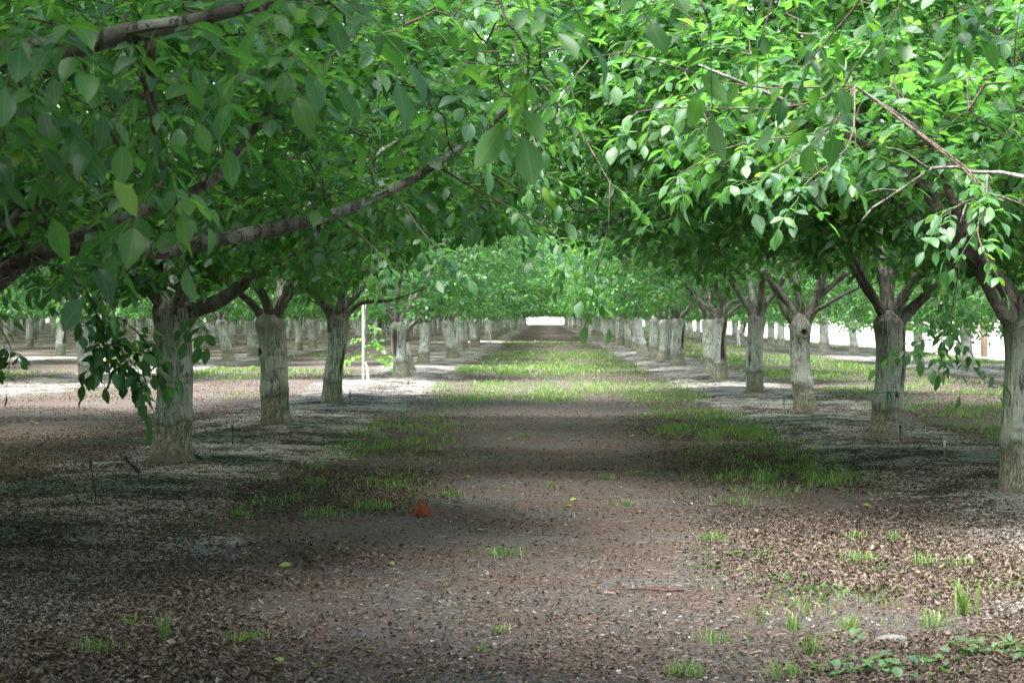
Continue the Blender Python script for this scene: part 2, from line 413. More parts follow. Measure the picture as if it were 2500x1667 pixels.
def make_trunk(rng, base=(0, 0), top=(0, 0), h=1.52, r=.185, scars=(), knots=(), hi=True, flare=.30):
    """trunk from the ground to the fork; root flare, graft swelling, bark scars and knot holes are modelled"""
    ns, nz = (56, 64) if hi else (20, 22)
    z = np.linspace(0, 1, nz)
    cx = base[0]+(top[0]-base[0])*z+.03*np.sin(z*4+rng.uniform(0, 6))*np.sin(z*math.pi)
    cy = base[1]+(top[1]-base[1])*z+.03*np.sin(z*4+rng.uniform(0, 6))*np.sin(z*math.pi)
    Z = z*(h+.12)-.12
    rad = r*(1+flare*np.exp(-np.maximum(Z, 0)/.15)+.07*np.exp(-((Z-.46)/.09)**2)-.05*np.sin(z*math.pi)+.10*sstep(h-.5, h-.1, Z)-.55*sstep(h-.16, h+.02, Z))
    th = np.linspace(0, 2*math.pi, ns, endpoint=False)
    TH, ZZ = np.meshgrid(th, Z)
    s0 = int(rng.integers(0, 9999))
    lump = fbm(np.cos(TH)*1.6+5, ZZ*1.5+np.sin(TH)*1.6, s0, 3)-.5
    ridg = fbm(TH*0+np.cos(TH)*9+20, np.sin(TH)*9+ZZ*1.1, s0+7, 3)-.5
    root = np.sin(TH*5+rng.uniform(0, 6))*.08*np.exp(-np.maximum(ZZ, 0)/.12)
    R = rad[:, None]*(1+.16*lump+.05*ridg+root); A = np.zeros_like(R)
    for az, z0, z1, w, dp in scars:
        d = np.abs((TH-az-.5*(ZZ-z0)+math.pi) % (2*math.pi)-math.pi)
        zc = sstep(z0-.1, z0+.12, ZZ)*sstep(z1+.1, z1-.15, ZZ)
        m = sstep(w, w*.55, d)*zc; R = R-dp*m; A = np.maximum(A, sstep(w*.95, w*.7, d)*zc)
        R = R+dp*.35*np.exp(-((d-w)/.16)**2)*zc
    for az, zc, w in knots:
        d = np.sqrt((((TH-az+math.pi) % (2*math.pi)-math.pi)*r)**2+((ZZ-zc)*.9)**2)
        R = R+.02*np.exp(-((d-w*1.3)/(w*.7))**2)-.03*sstep(w, w*.4, d); A = np.maximum(A, sstep(w, w*.75, d))
    X = cx[:, None]+R*np.cos(TH); Y = cy[:, None]+R*np.sin(TH)
    i = np.arange(nz-1)[:, None]*ns; j = np.arange(ns)[None]; k = (j+1) % ns
    mb = MB()
    V = np.stack([X, Y, ZZ], -1).reshape(-1, 3)
    At = np.stack([A, A*0, A*0], -1).reshape(-1, 3)
    V = np.vstack([V, [[top[0], top[1], h+.10]]]); At = np.vstack([At, [[0, 0, 0]]])
    c = len(V)-1; jj = np.arange(ns); b = (nz-1)*ns
    mb.add(V, np.stack([i+j, i+k, i+ns+k, i+ns+j], -1).reshape(-1, 4), np.stack([jj*0+c, b+jj, b+(jj+1) % ns], -1), At)
    return mb

def crown_targets(rng, n, low=1.95, R=4.3, top=8.8, O=(0, 0), cut=None):
    out = []
    while len(out) < n:
        m = 4000
        z = rng.uniform(low, top, m); a = rng.uniform(0, 2*math.pi, m); rr = np.sqrt(rng.random(m))*R
        t = (z-low)/(top-low)
        Rz = R*np.where(t < .35, .86+.14*t/.35, np.sqrt(np.clip(1-((t-.35)/.68)**2, 0, 1)))
        Rz = Rz*(1+.10*np.sin(3*a+1.3)+.07*np.sin(5*a))
        inner = np.where(z < 3.0, .55+.6*(3.0-z)/1.4, .3)
        shell = rng.random(m) < np.clip(.42+.7*(rr/np.maximum(Rz, .1))**2.5+.25*(t < .3), 0, 1)
        lowz = low+.75*sstep(2.4, .6, rr)+.25*np.sin(a*4+2)
        ok = (rr < Rz) & (rr > inner) & shell & (z > lowz)
        p = np.stack([O[0]+rr*np.cos(a), O[1]+rr*np.sin(a), z], -1)[ok]
        if cut:                                          # crown top cut away on one side to let sun reach lower leaves
            sd_ = (p[:, 0]-O[0])*cut[0]+(p[:, 1]-O[1])*cut[1]
            p = p[p[:, 2] < cut[2]+cut[3]*(4.3-np.maximum(sd_, 0))]
        out.extend(p.tolist())
    return np.array(out[:n])

def grow(rng, limbs, targets, hand=(), hi=True, keep=None, density=1.0, size=1.0, keep_branch=None, dead=()):
    """branches from the limbs to every target, shoots at their ends, walnut leaves along the shoots.
    returns one branch mesh per limb and the crown"""
    lm = []; nodes = []; own = []
    for k, (p, r0, r1) in enumerate(limbs):
        mb = MB(); tt = np.linspace(0, 1, len(p)); r = r0+(r1-r0)*tt**.8+r0*.14*np.exp(-tt*14)
        mb.tube(p, r, 12 if hi else 7, a=(0, 0, 0), rnd=.08, rng=rng); lm.append(mb)
        q = p[3:] if len(p) > 5 else p[1:]
        nodes.append(q); own += [k]*len(q)
    N = np.vstack(nodes); own = np.array(own); lev = np.zeros(len(N))
    T = np.asarray(targets, float)
    d = np.min(np.linalg.norm(T[:, None]-N[None], axis=2), 1); T = T[np.argsort(d)]
    bp = []; bd = []
    for t in T:
        dd = np.linalg.norm(N-t, axis=1)+lev*.12+np.maximum(0, N[:, 2]-t[2])*.25
        j = int(np.argmin(dd)); L_ = np.linalg.norm(N[j]-t)
        if L_ < .12: continue
        if keep_branch is not None and not keep_branch(t): continue
        n = 5 if L_ < 1 else 8
        p = curve(N[j], t, rng, .16, rng.uniform(-.10, .10), n)
        r0 = np.clip(.0045+.0085*L_, .004, .03)
        lm[own[j]].tube(p, np.linspace(r0, .003, n), 5 if hi else 3, a=(0, .8 if r0 < .018 else .5, 0), cap=False)
        N = np.vstack([N, p[2:]]); own = np.append(own, [own[j]]*(n-2)); lev = np.append(lev, [lev[j]+1]*(n-2))
        out = norm(p[-1]-p[-2]); m = max(3, int((5+3*min(L_, 1.2))*density))
        q = rng.uniform(max(0, 1-.7/L_), 1, m)*(n-1); ii = np.minimum(q.astype(int), n-2); f = (q-ii)[:, None]
        bp.append(p[ii]*(1-f)+p[ii+1]*f)
        az = rng.uniform(0, 2*math.pi, m)
        dr = np.stack([np.cos(az), np.sin(az), rng.uniform(-.25, .65, m)], -1)+out*.7
        bd.append(dr)
    for h in hand:                                       # shoots seen one by one: path, number of leaves
        j = int(np.argmin(np.linalg.norm(N-h[0][0], axis=1))); k = own[j]
        p = smooth_path(([N[j]] if np.linalg.norm(N[j]-h[0][0]) > .05 else [])+list(h[0]), 9)
        lm[k].tube(p, np.linspace(h[3] if len(h) > 3 else .007, .0025, 9), 6, a=(0, 1, 0), cap=True)
        m = h[1]; q = np.linspace(.25, 1, m)*8-1e-3; ii = np.minimum(q.astype(int), 7); f = (q-ii)[:, None]
        az = np.arange(m)*2.4+rng.uniform(0, 6)
        o = norm(p[ii+1]-p[ii])
        bp.append(p[ii]*(1-f)+p[ii+1]*f); dr = np.stack([np.cos(az), np.sin(az)*.6, rng.uniform(-.5, .2, m)], -1)*.8+o*.9
        dr[:, 2] -= .15
        bd.append(dr+np.array([0, 0, 100.])*0); 
    crown = MB()
    nh = sum(len(b) for b in bp[len(bp)-len(hand):]) if hand else 0
    P = np.vstack(bp); D = np.vstack(bd)
    if nh:
        compound(crown, P[:-nh], D[:-nh], rng, hi, size, keep); compound(crown, np.repeat(P[-nh:], 2, 0), np.repeat(D[-nh:], 2, 0)+rng.normal(0, .35, (nh*2, 3)), rng, True, size*.76)
    else: compound(crown, P, D, rng, hi, size, keep)
    return lm, crown

# canopy line of the near trees: nothing of theirs hangs lower than the pruning line
def canopy_keep(loc, rng):
    xa = [0, 300, 500, 700, 950, 1050, 1250, 1380, 1500, 1700, 2000, 2352]
    ya = [630, 610, 590, 560, 590, 560, 580, 600, 500, 470, 470, 540]
    xb = [0, 150, 300, 460, 560, 700, 850, 950, 1050, 1100, 1250, 1330, 1450, 1600, 1750, 2000, 2352]
    yb = [740, 740, 720, 700, 650, 715, 650, 610, 580, 570, 560, 575, 615, 655, 635, 640, 690]
    def f(p):
        w = p+np.array(loc); Y = np.maximum(w[:, 1], .5)
        x = PX+F*w[:, 0]/Y; y = PY+F*(EYE-w[:, 2])/Y
        l1 = np.interp(x, xa, ya); l2 = np.interp(x, xb, yb)
        lim = np.where(Y < 9.6, -40, np.where(Y < 11, l1-190, np.where(Y < 16, l1, l2)))
        out = (x < -250) | (x > 2600) | (w[:, 1] < 1)
        lim = np.where(out & (w[:, 2] > 2.0), 3000, lim)
        return y < lim+rng.normal(0, 16, len(y))*(Y > 9.6)
    return f

RG = np.random.default_rng
# shared kinds of tree for everything farther down the rows
VAR = []
for k in range(6):
    rng = RG(100+k); fork = np.array([0, 0, 1.5])
    limbs = random_limbs(rng, fork, 5+k % 2)
    tg = crown_targets(rng, 980, 1.60+.08*(k % 3) if k < 5 else 1.28, 3.9)
    lm, cr = grow(rng, limbs, tg, hi=False, density=1.05, size=1.15)
    br = MB()
    for m in lm:
        br.add(np.vstack(m.v), np.vstack(m.q), np.vstack(m.t) if m.t else None, np.vstack(m.a))
    VAR.append((br.data('limbs', M['limb']), cr.data('crown', M['leaf'])))
TRK = []
for k in range(8):
    rng = RG(300+k)
    sc = [(rng.uniform(0, 6.28), .5, 1.3, rng.uniform(.3, .6), .05)] if k in (2, 5) else []
    TRK.append(make_trunk(rng, (rng.normal(0, .12), rng.normal(0, .10)), h=rng.uniform(1.5, 1.6), flare=rng.uniform(.25, .5), r=rng.uniform(.17, .21), scars=sc, hi=False).data('trunk', M['trunk']))

ORD = ['first', 'second', 'third', 'fourth', 'fifth', 'sixth', 'seventh', 'eighth', 'ninth', 'tenth', 'eleventh', 'twelfth', 'thirteenth', 'fourteenth', 'fifteenth', 'sixteenth', 'seventeenth', 'eighteenth', 'nineteenth']
TENS = {2: 'twenty', 3: 'thirty', 4: 'forty', 5: 'fifty'}
def ordinal(n):
    if n < 20: return ORD[n-1]
    t, u = divmod(n, 10)
    return {2: 'twentieth', 3: 'thirtieth', 4: 'fortieth', 5: 'fiftieth'}[t] if u == 0 else TENS[t]+'-'+ORD[u-1]
GRP = 'walnut trees planted in rows'

def hero(name, loc, seed, label, limb_px, hand=(), ntg=1700, trunk=None, extra=4, skip=(), dead=None, hi=True, R=4.3, size=1.0, low=1.75, density=1.15, O=(0, 0), cut=None, top=8.8):
    loc = np.array([loc[0], loc[1], float(gz(loc[0], loc[1]))]); rng = RG(seed)
    fork = np.array([0, 0, 1.5])
    root = empty('walnut_tree', loc, label, 'tree', GRP)
    kw = dict(trunk or {})
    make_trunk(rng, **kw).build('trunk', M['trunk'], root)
    limbs = []
    for L_ in limb_px:
        P = [at(*q)-loc for q in L_[0]]
        if not (len(L_) > 3): P = [fork-np.array([0, 0, .28])]+P
        limbs.append((smooth_path(P, 16), L_[1], L_[2]*.35))
    limbs += random_limbs(rng, fork, extra, skip)
    tg = crown_targets(rng, ntg, low, R, top, O, cut)
    m_ = int(ntg*(.07 if loc[0] < 0 else .03)); a_ = rng.uniform(0, 6.28, m_); r_ = rng.uniform(.30, 1.1, m_)      # short leafy shoots round the fork
    tg = np.vstack([tg, np.stack([r_*np.cos(a_), r_*np.sin(a_), rng.uniform(1.65, 2.6, m_)], -1)])
    kp = canopy_keep(loc, rng)
    hd = [([at(*q)-loc for q in h[0]],)+tuple(h[1:]) for h in hand]
    lm, cr = grow(rng, limbs, tg, hd, hi, kp, density, size, keep_branch=lambda t: bool(kp(t[None]-np.array([0, 0, .1]))[0]))
    for m in lm: m.build('limb', M['limb'], root)
    if dead:
        mb = MB()
        for path, r in dead: mb.tube(smooth_path([at(*q)-loc for q in path], 10), np.linspace(r, r*.35, 10), 6, a=(0, -.6, 0))
        tag(mb.build('dead_branch', M['limb'], root), 'pale leafless dead branch')
    cr.build('crown', M['leaf'], root)
    return root

# --- the nearest trees, one by one
hero('a', (-4.0, 5.9), 11, 'nearest walnut tree, trunk out of frame, dark limb crossing the upper corner above camera',
     [([(-250, 200, 5.7), (0, 128, 5.4), (150, 112, 5.4), (270, 78, 5.4), (400, 58, 5.4), (520, 28, 5.4), (700, -12, 5.5), (950, -80, 5.6)], .056, .026)],
     hand=[([(345, 90, 5.4), (345, 170, 5.45), (352, 250, 5.5), (352, 310, 5.5), (375, 390, 5.5)], 3, 0, .018),
           ([(100, 105, 5.3), (60, 150, 5.0), (90, 230, 4.8)], 5), ([(200, 100, 5.3), (140, 60, 4.8), (60, 40, 4.6)], 6),
           ([(300, 75, 5.3), (420, 60, 4.7), (440, 110, 4.6)], 4), ([(30, 120, 5.4), (0, 250, 5.0), (10, 330, 4.9)], 5),
           ([(370, 390, 5.5), (350, 430, 5.3), (300, 500, 5.2)], 3),
           ([(600, 20, 5.4), (610, 70, 5.3), (640, 120, 5.2)], 4), ([(180, 110, 5.4), (230, 250, 5.5), (290, 370, 5.6), (340, 420, 5.6)], 1, 0, .006),
           ([(20, 120, 5.4), (70, 260, 5.5), (130, 360, 5.5), (200, 450, 5.5)], 2, 0, .006), ([(700, -12, 5.5), (720, 10, 5.0), (760, 5, 4.6)], 3),
           ([(900, -70, 5.6), (1110, -40, 5.0), (1160, 40, 4.6), (1215, 120, 4.6)], 3), ([(950, -80, 5.6), (1500, -90, 5.0), (1600, 0, 4.6), (1630, 60, 4.6)], 2)],
     ntg=2100, extra=6, low=2.5, R=4.9, O=(-.3, -.3))
hero('b', (-4.05, 12.75), 12, 'dark walnut tree at frame edge with a long lit limb reaching over the track',
     [([(-40, 660, 12.6), (60, 590, 12.5), (150, 560, 12.4), (260, 566, 12.3), (350, 576, 12.2), (450, 561, 12.2), (650, 520, 12.3), (760, 494, 12.4), (890, 444, 12.5), (1000, 380, 12.6), (1100, 310, 12.7), (1180, 240, 12.8), (1240, 150, 13)], .095, .022),
      ([(-60, 600, 12.6), (150, 400, 12.2), (330, 200, 12), (450, 50, 12)], .10, .03),
      ([(-30, 640, 12.5), (230, 520, 11.6), (480, 420, 11.2), (620, 250, 11), (800, 100, 11)], .07, .02)],
     hand=[([(40, 560, 11.6), (115, 612, 11.2), (190, 660, 11), (218, 710, 11), (230, 770, 11), (270, 790, 11)], 14, 0, .008),
           ([(230, 770, 11), (255, 790, 11), (285, 815, 11), (315, 850, 11)], 10), ([(215, 700, 11), (270, 730, 11), (320, 770, 11), (340, 800, 11)], 8),
           ([(-60, 650, 12), (0, 760, 11.5), (20, 800, 11.4)], 4),
           ([(410, 560, 12), (440, 690, 11.6), (455, 730, 11.5)], 4), ([(760, 490, 12.3), (850, 560, 11), (880, 600, 10.8)], 6), ([(900, 440, 12.3), (960, 520, 11.2), (1010, 580, 11)], 5),
           ([(1000, 380, 12.6), (1160, 470, 12), (1280, 540, 12), (1300, 600, 12)], 7), ([(1250, 200, 12.6), (1400, 420, 12), (1375, 600, 12), (1365, 660, 12)], 7),
           ([(1180, 250, 12.6), (1230, 330, 11.6), (1245, 400, 11.4)], 6)],
     ntg=2300, extra=5, low=2.0, cut=(.95, -.3, 3.6, 1.3))
hero('c', (-3.72, 19.6), 13, 'thick pale walnut trunk with a low side limb, nearest whole trunk left of track',
     [([(440, 712, 19.6), (490, 697, 19.4), (545, 662, 19.2), (600, 625, 19.0), (690, 575, 18.6), (800, 520, 18.2), (950, 420, 18)], .115, .036),
      ([(392, 680, 19.7), (385, 600, 19.8), (370, 450, 20), (330, 250, 20)], .13, .04),
      ([(370, 690, 19.6), (270, 610, 19.2), (100, 520, 18.6), (-60, 420, 18)], .09, .03)],
     trunk=dict(base=(.02, 0), h=1.66, r=.185, flare=.22, knots=((-2.1, 1.42, .022), (-1.25, 1.5, .02))), extra=4, R=4.6)
hero('d', (-3.62, 26.3), 14, 'crooked walnut trunk with dark graft band, second whole trunk left of the track',
     [([(580, 700, 26.2), (545, 670, 26), (470, 600, 25.6), (380, 500, 25)], .075, .03), ([(640, 690, 26.4), (660, 560, 26.8), (720, 420, 27)], .10, .03)],
     trunk=dict(base=(.06, 0), top=(-.06, 0), h=1.50, r=.19, flare=.12, knots=((-2.6, .95, .05),)), extra=4, density=1.0, R=4.6)
hero('e', (-3.5, 33.0), 15, 'slimmer dark-scarred walnut trunk, third left of the track, before the staked sapling',
     [([(820, 700, 33), (865, 692, 32.8), (905, 688, 32.6), (980, 660, 32)], .06, .025), ([(790, 690, 33), (760, 600, 33.4), (700, 450, 34)], .10, .03)],
     trunk=dict(base=(-.06, 0), top=(.06, 0), h=1.55, r=.16, flare=.2, scars=((-.7, .45, .95, .25, .03),)), R=3.6, cut=(0, 1, 3.2, 1.5), extra=4, hi=False, density=1.0)
hero('f', (4.02, 16.5), 16, 'big walnut trunk at the frame edge with a thick limb leaning back over the strip',
     [([(2325, 735, 16.5), (2285, 680, 16.3), (2240, 590, 16.1), (2200, 480, 15.8), (2130, 360, 15.4), (2020, 200, 15)], .135, .032),
      ([(2400, 700, 16.4), (2440, 560, 16), (2430, 300, 15.4), (2330, 120, 14.8)], .12, .03),
      ([(2320, 690, 16.4), (2100, 420, 14.6), (1850, 260, 13.4), (1600, 150, 12.6)], .07, .02),
      ([(2320, 690, 16.4), (2200, 500, 14.4), (2130, 330, 12.8), (1960, 200, 11.8)], .07, .02)],
     hand=[([(2200, 560, 15.4), (2165, 660, 14.8), (2150, 730, 14.6), (2170, 790, 14.5)], 8, 0, .007), ([(2165, 660, 14.8), (2190, 760, 14.6), (2225, 830, 14.5)], 7, 0, .006),
           ([(2170, 760, 14.6), (2120, 780, 14.5), (2085, 790, 14.4)], 5), ([(2250, 420, 11.6), (2200, 470, 11.2), (2160, 500, 11)], 6), ([(2250, 430, 11.6), (2240, 520, 11.2), (2250, 570, 11)], 6),
           ([(1900, 300, 11.6), (1700, 330, 10.4), (1560, 400, 10)], 8), ([(1900, 300, 11.6), (1760, 400, 10.6), (1700, 420, 10.2)], 8), ([(1800, 250, 11.6), (1500, 250, 10.4), (1430, 300, 10)], 8), ([(1950, 330, 11.4), (1850, 420, 10.6), (1830, 460, 10.3)], 7), ([(1700, 200, 11.6), (1400, 120, 10.6), (1280, 240, 10.4)], 8)],
     dead=[([(2420, 480, 12), (2350, 400, 12), (2250, 402, 12), (2200, 386, 12), (2130, 390, 12), (2065, 440, 12), (2010, 470, 12), (1975, 510, 12)], .016), ([(2130, 390, 12), (2070, 350, 11.9), (2030, 340, 11.9)], .008),
           ([(2262, 402, 12), (2262, 440, 12), (2250, 450, 12), (2205, 455, 12)], .012), ([(2255, 445, 12), (2300, 455, 12), (2360, 478, 12)], .011), ([(2240, 405, 12), (2215, 470, 12), (2200, 515, 12)], .008), ([(2065, 440, 12), (2020, 436, 12), (1985, 445, 12)], .007)],
     trunk=dict(base=(0, 0), top=(.02, 0), h=1.5, r=.205, flare=.2, knots=((-1.9, .95, .03), (-1.6, .75, .02))), ntg=2500, extra=4, low=2.0, cut=(-.6, -.8, 3.1, 1.15))
hero('g', (4.05, 23.3), 17, 'pale walnut trunk with a long dark split down one side and a green tape tie',
     [([(2035, 690, 23.3), (2025, 620, 23.4), (2015, 500, 23.6), (1990, 330, 24)], .115, .036), ([(2095, 705, 23.3), (2160, 645, 23.2), (2230, 560, 23), (2330, 420, 22.6)], .09, .03),
      ([(2010, 690, 23.1), (1940, 560, 22), (1850, 420, 21)], .06, .02)],
     trunk=dict(base=(.0, 0), top=(0, 0), h=1.5, r=.175, flare=.42, scars=((-.62, .62, 1.5, .42, .04),), knots=((-1.2, .52, .03),)), extra=3, R=4.6)
hero('h', (3.95, 30.4), 18, 'walnut trunk with a round knot hole below four spreading limbs',
     [([(1838, 710, 30.4), (1828, 660, 30.4), (1820, 590, 30.4), (1816, 480, 30.4), (1800, 300, 30.6)], .085, .04),
      ([(1868, 700, 30.4), (1895, 610, 30.3), (1935, 525, 30.2), (1995, 465, 30), (2080, 330, 29.6)], .10, .04),
      ([(1862, 722, 30.4), (1905, 695, 30.2), (1960, 665, 30), (2020, 645, 29.8)], .06, .03),
      ([(1805, 715, 30.4), (1780, 665, 30.5), (1735, 580, 30.6), (1660, 440, 30.8), (1600, 330, 31)], .09, .035),
      ([(1820, 597, 30.3), (1760, 597, 30.2), (1690, 600, 30), (1600, 612, 29.8), (1500, 606, 29.6)], .030, .014, 1),
      ([(1990, 467, 30), (1900, 462, 29.6), (1780, 465, 29.2), (1640, 458, 29)], .035, .016, 1)],
     trunk=dict(base=(.07, 0), top=(-.02, 0), h=1.46, r=.165, flare=.25, knots=((-1.35, 1.20, .045),)), extra=2, hi=False, density=.85, R=4.6)
hero('i', (3.98, 37.1), 19, 'straight pale walnut trunk with broken bark, fourth from the camera right of the track',
     [([(1745, 700, 37.1), (1748, 600, 37.2), (1740, 450, 37.4)], .11, .04)], R=3.3, top=6.4, trunk=dict(base=(-.03, 0), top=(.03, 0), h=1.55, r=.16, flare=.12, scars=((-2.4, .5, .8, .2, .02),)), extra=4, hi=False, density=.9)
hero('j', (3.98, 45.0), 20, 'hollow walnut trunk with a dark open cavity twisting down its side',
     [([(1635, 715, 45), (1600, 680, 45), (1560, 600, 45)], .07, .03), ([(1680, 715, 45), (1710, 690, 45), (1770, 620, 45)], .07, .03)],
     trunk=dict(base=(.0, 0), top=(.03, 0), h=1.45, r=.16, flare=.4, scars=((-1.0, .42, 1.4, .62, .06),)), extra=3, hi=False, density=.8, R=3.2, top=6.2)

hero('k', (4.3, 3.3), 24, 'walnut tree out of frame whose leafy shoots dip into the upper corner of the picture',
     [([(3400, -300, 5.5), (2700, -160, 6.4), (2350, -90, 7.0), (2000, -70, 7.4), (1700, -90, 7.6)], .045, .02)],
     hand=[([(2000, -60, 7.4), (1960, 20, 7.4), (1900, 90, 7.4), (1860, 140, 7.3)], 5), ([(2100, -60, 7.4), (2060, 20, 7.4), (1950, 170, 7.3), (1930, 220, 7.3)], 4, 0, .005),
           ([(2350, -80, 7.2), (2290, -10, 7.2), (2200, 30, 7.2), (2120, 60, 7.2)], 5), ([(1760, -80, 7.6), (1770, 0, 7.6), (1755, 60, 7.5), (1740, 110, 7.5)], 2, 0, .004)],
     ntg=700, extra=5, hi=False, R=3.9, low=2.6)  # unseen tree of the row, placed here to shade the near ground
# --- all other trees in view, row by row
rng = RG(7)
def tree_copy(loc, label, k, rot, sc, trk=None, group=GRP):
    r = empty('walnut_tree', (loc[0], loc[1], float(gz(loc[0], loc[1]))), label, 'tree', group)
    r.rotation_euler = (0, 0, rot); r.scale = (sc, sc, sc)
    link('trunk', trk or TRK[int(rng.integers(0, 8))], r)
    link('limb', VAR[k][0], r); link('crown', VAR[k][1], r)
    return r
things = []; mass = []
taken_L0 = 33.0
def add_row(rx, y0, y1, side, rowname, start_n, gaps=(), step=6.85, lim=215.0):
    n = start_n; y = y0
    end = END_Y-6 if rx > -5 else 640
    while y < end:
        jy = y+rng.normal(0, .18); jx = rx+rng.normal(0, .12)
        if not any(abs(y-g_) < 3.3 for g_ in gaps):
            inview = (jx/max(jy, .1) > -.29) and (jx/max(jy, .1) < .262) and jy > 8
            if inview and jy < lim:
                things.append((jx, jy, rx, 'walnut tree, %s in the %s' % (ordinal(n), rowname)))
            else: mass.append((jx, jy))
            if inview: n += 1
        y += step
add_row(-3.6, 48.0, 0, -1, 'row directly left of the dirt track', 6, gaps=(53.8, 119,), lim=330)
add_row(4.0, 51.2, 0, 1, 'row directly right of the dirt track', 6, gaps=(79.,), step=6.95, lim=330)
names = ['second row left of the dirt track', 'third row left of the dirt track', 'fourth row left of the dirt track', 'fifth row left of the dirt track', 'sixth row left of the dirt track', 'seventh row left of the dirt track', 'eighth row left of the dirt track']
for k, rx in enumerate(ROWS_L[1:]):
    add_row(rx, -14+1.7*(k % 3), 0, -1, names[min(k, 6)], 1, gaps=((55.7, 33., 40.) if k == 0 else (62+9*k, )), lim=(240, 240, 200, 180, 165, 150, 150)[k] if k < 7 else 0)
add_row(12.0, -11.5, 0, 1, 'outer row beside the open field', 1, gaps=(9.5, 72.), lim=300)
for y in (-1.0, -7.9, -14.8): mass.append((-3.7, y))
for y in (-3.8, -11.2): mass.append((4.2, y))
for (x, y, rx, lab) in things:
    tree_copy((x, y), lab, 5 if rx > 10 else int(rng.integers(0, 5)), rng.uniform(0, 6.28), rng.uniform(.92, 1.06)*(1+.10*float(sstep(88, 130, y))-.10*float(sstep(44, 48, y)*sstep(84, 74, y))*(abs(x) < 13)))
print('individual trees', len(things)+10, 'mass', len(mass))

# the rest of the orchard: one object that instances the same trees
def orchard_mass(pts):
    me = bpy.data.meshes.new('orchard_rows'); V = np.array([(x, y, float(gz(x, y))) for x, y in pts])
    me.from_pydata(V.tolist(), [], [])
    r = RG(5)
    for nm, typ, vals in (('idx', 'INT', r.integers(0, 5, len(V))), ('idt', 'INT', r.integers(0, 8, len(V))), ('rz', 'FLOAT', r.uniform(0, 6.28, len(V))), ('sc', 'FLOAT', r.uniform(.92, 1.06, len(V))*(1+.10*sstep(88, 130, V[:, 1])))):
        a = me.attributes.new(nm, typ, 'POINT'); a.data.foreach_set('value', vals.astype(np.int32 if typ == 'INT' else np.float32))
    ob = link('orchard_trees', me)
    cols = []
    for nm, lst in (('mass_trunks', TRK), ('mass_limbs', [v[0] for v in VAR]), ('mass_crowns', [v[1] for v in VAR])):
        cc = bpy.data.collections.new(nm)
        for q, d in enumerate(lst): cc.objects.link(bpy.data.objects.new('%s_%02d' % (nm, q), d))
        cols.append(cc)
    ng = bpy.data.node_groups.new('rows', 'GeometryNodeTree')
    ng.interface.new_socket('Geometry', in_out='INPUT', socket_type='NodeSocketGeometry'); ng.interface.new_socket('Geometry', in_out='OUTPUT', socket_type='NodeSocketGeometry')
    N = ng.nodes.new; L_ = ng.links.new
    gi = N('NodeGroupInput'); go = N('NodeGroupOutput'); jn = N('GeometryNodeJoinGeometry')
    def attr(nm, typ):
        a = N('GeometryNodeInputNamedAttribute'); a.data_type = typ; a.inputs[0].default_value = nm
        return [o for o in a.outputs if o.enabled][0]
    rot = N('ShaderNodeCombineXYZ'); L_(attr('rz', 'FLOAT'), rot.inputs[2])
    for cc, ix in zip(cols, ('idt', 'idx', 'idx')):
        ci = N('GeometryNodeCollectionInfo'); ci.inputs[0].default_value = cc; ci.inputs['Separate Children'].default_value = True; ci.inputs['Reset Children'].default_value = True
        ip = N('GeometryNodeInstanceOnPoints'); ip.inputs['Pick Instance'].default_value = True
        L_(gi.outputs[0], ip.inputs['Points']); L_(ci.outputs[0], ip.inputs['Instance']); L_(attr(ix, 'INT'), ip.inputs['Instance Index'])
        L_(rot.outputs[0], ip.inputs['Rotation']); L_(attr('sc', 'FLOAT'), ip.inputs['Scale']); L_(ip.outputs[0], jn.inputs[0])
    L_(jn.outputs[0], go.inputs[0])
    m = ob.modifiers.new('rows', 'NODES'); m.node_group = ng
    tag(ob, 'far rows of walnut trees merging into one dark mass', 'trees', kind='stuff')
orchard_mass(mass)

# ---------------------------------------------------------------- grass, litter, chips
def visible(x, y, m=.6): return (x > -.278*y-m) & (x < .245*y+m)
def scatter_area(rng, n, y0, y1, pw):
    u = rng.random(n); y = (y0**(1-pw)+u*(y1**(1-pw)-y0**(1-pw)))**(1/(1-pw))
    x = rng.uniform(-.285, .25, n)*y
    return x, y
def grass():
    r = RG(41); mb = MB()
    for (n, y0, y1, pw, hs) in ((800000, 8, 62, 1.3, 1.0), (600000, 48, 150, 1.4, 1.4)):
        x, y = scatter_area(r, n, y0, y1, pw)
        gm = green_mask(x, y); k = (r.random(n) < gm**1.6) & (x < FIELD_X); x, y, gm = x[k], y[k], gm[k]
        m = len(x); h = r.uniform(.025, .075, m)*(0.65+.7*np.clip(gm, 0, 1))*hs*(1+.5*(fbm(x*1.2, y*1.2, 77)-.3)); w = r.uniform(.0028, .006, m)*hs*np.clip(y/30, 1, 2.2)
        az = r.uniform(0, 6.28, m); la = r.uniform(0, 6.28, m); ln = r.uniform(.1, .8, m)*h
        s = np.stack([np.cos(az), np.sin(az), az*0], -1)*w[:, None]; b = np.stack([x, y, gz(x, y)-.004], -1)
        d = np.stack([np.cos(la)*ln, np.sin(la)*ln, h], -1); md = d*np.array([.35, .35, .6])
        V = np.stack([b-s, b+s, b+md+s*.7, b+md-s*.7, b+d], 1).reshape(-1, 3); o = (np.arange(m)*5)[:, None]
        c = np.clip(r.random(m)*.85+.1*(fbm(x*.5, y*.5, 3)), 0, .9); c = np.where(r.random(m) < .05, 1, c)
        A = np.zeros((m*5, 3)); A[:, 2] = np.repeat(c, 5)
        mb.add(V, np.array([0, 1, 2, 3])[None]+o, np.array([3, 2, 4])[None]+o, A)
    tag(mb.build('grass', M['grass']), 'short green grass growing along the alleys', 'grass', kind='stuff')
grass()
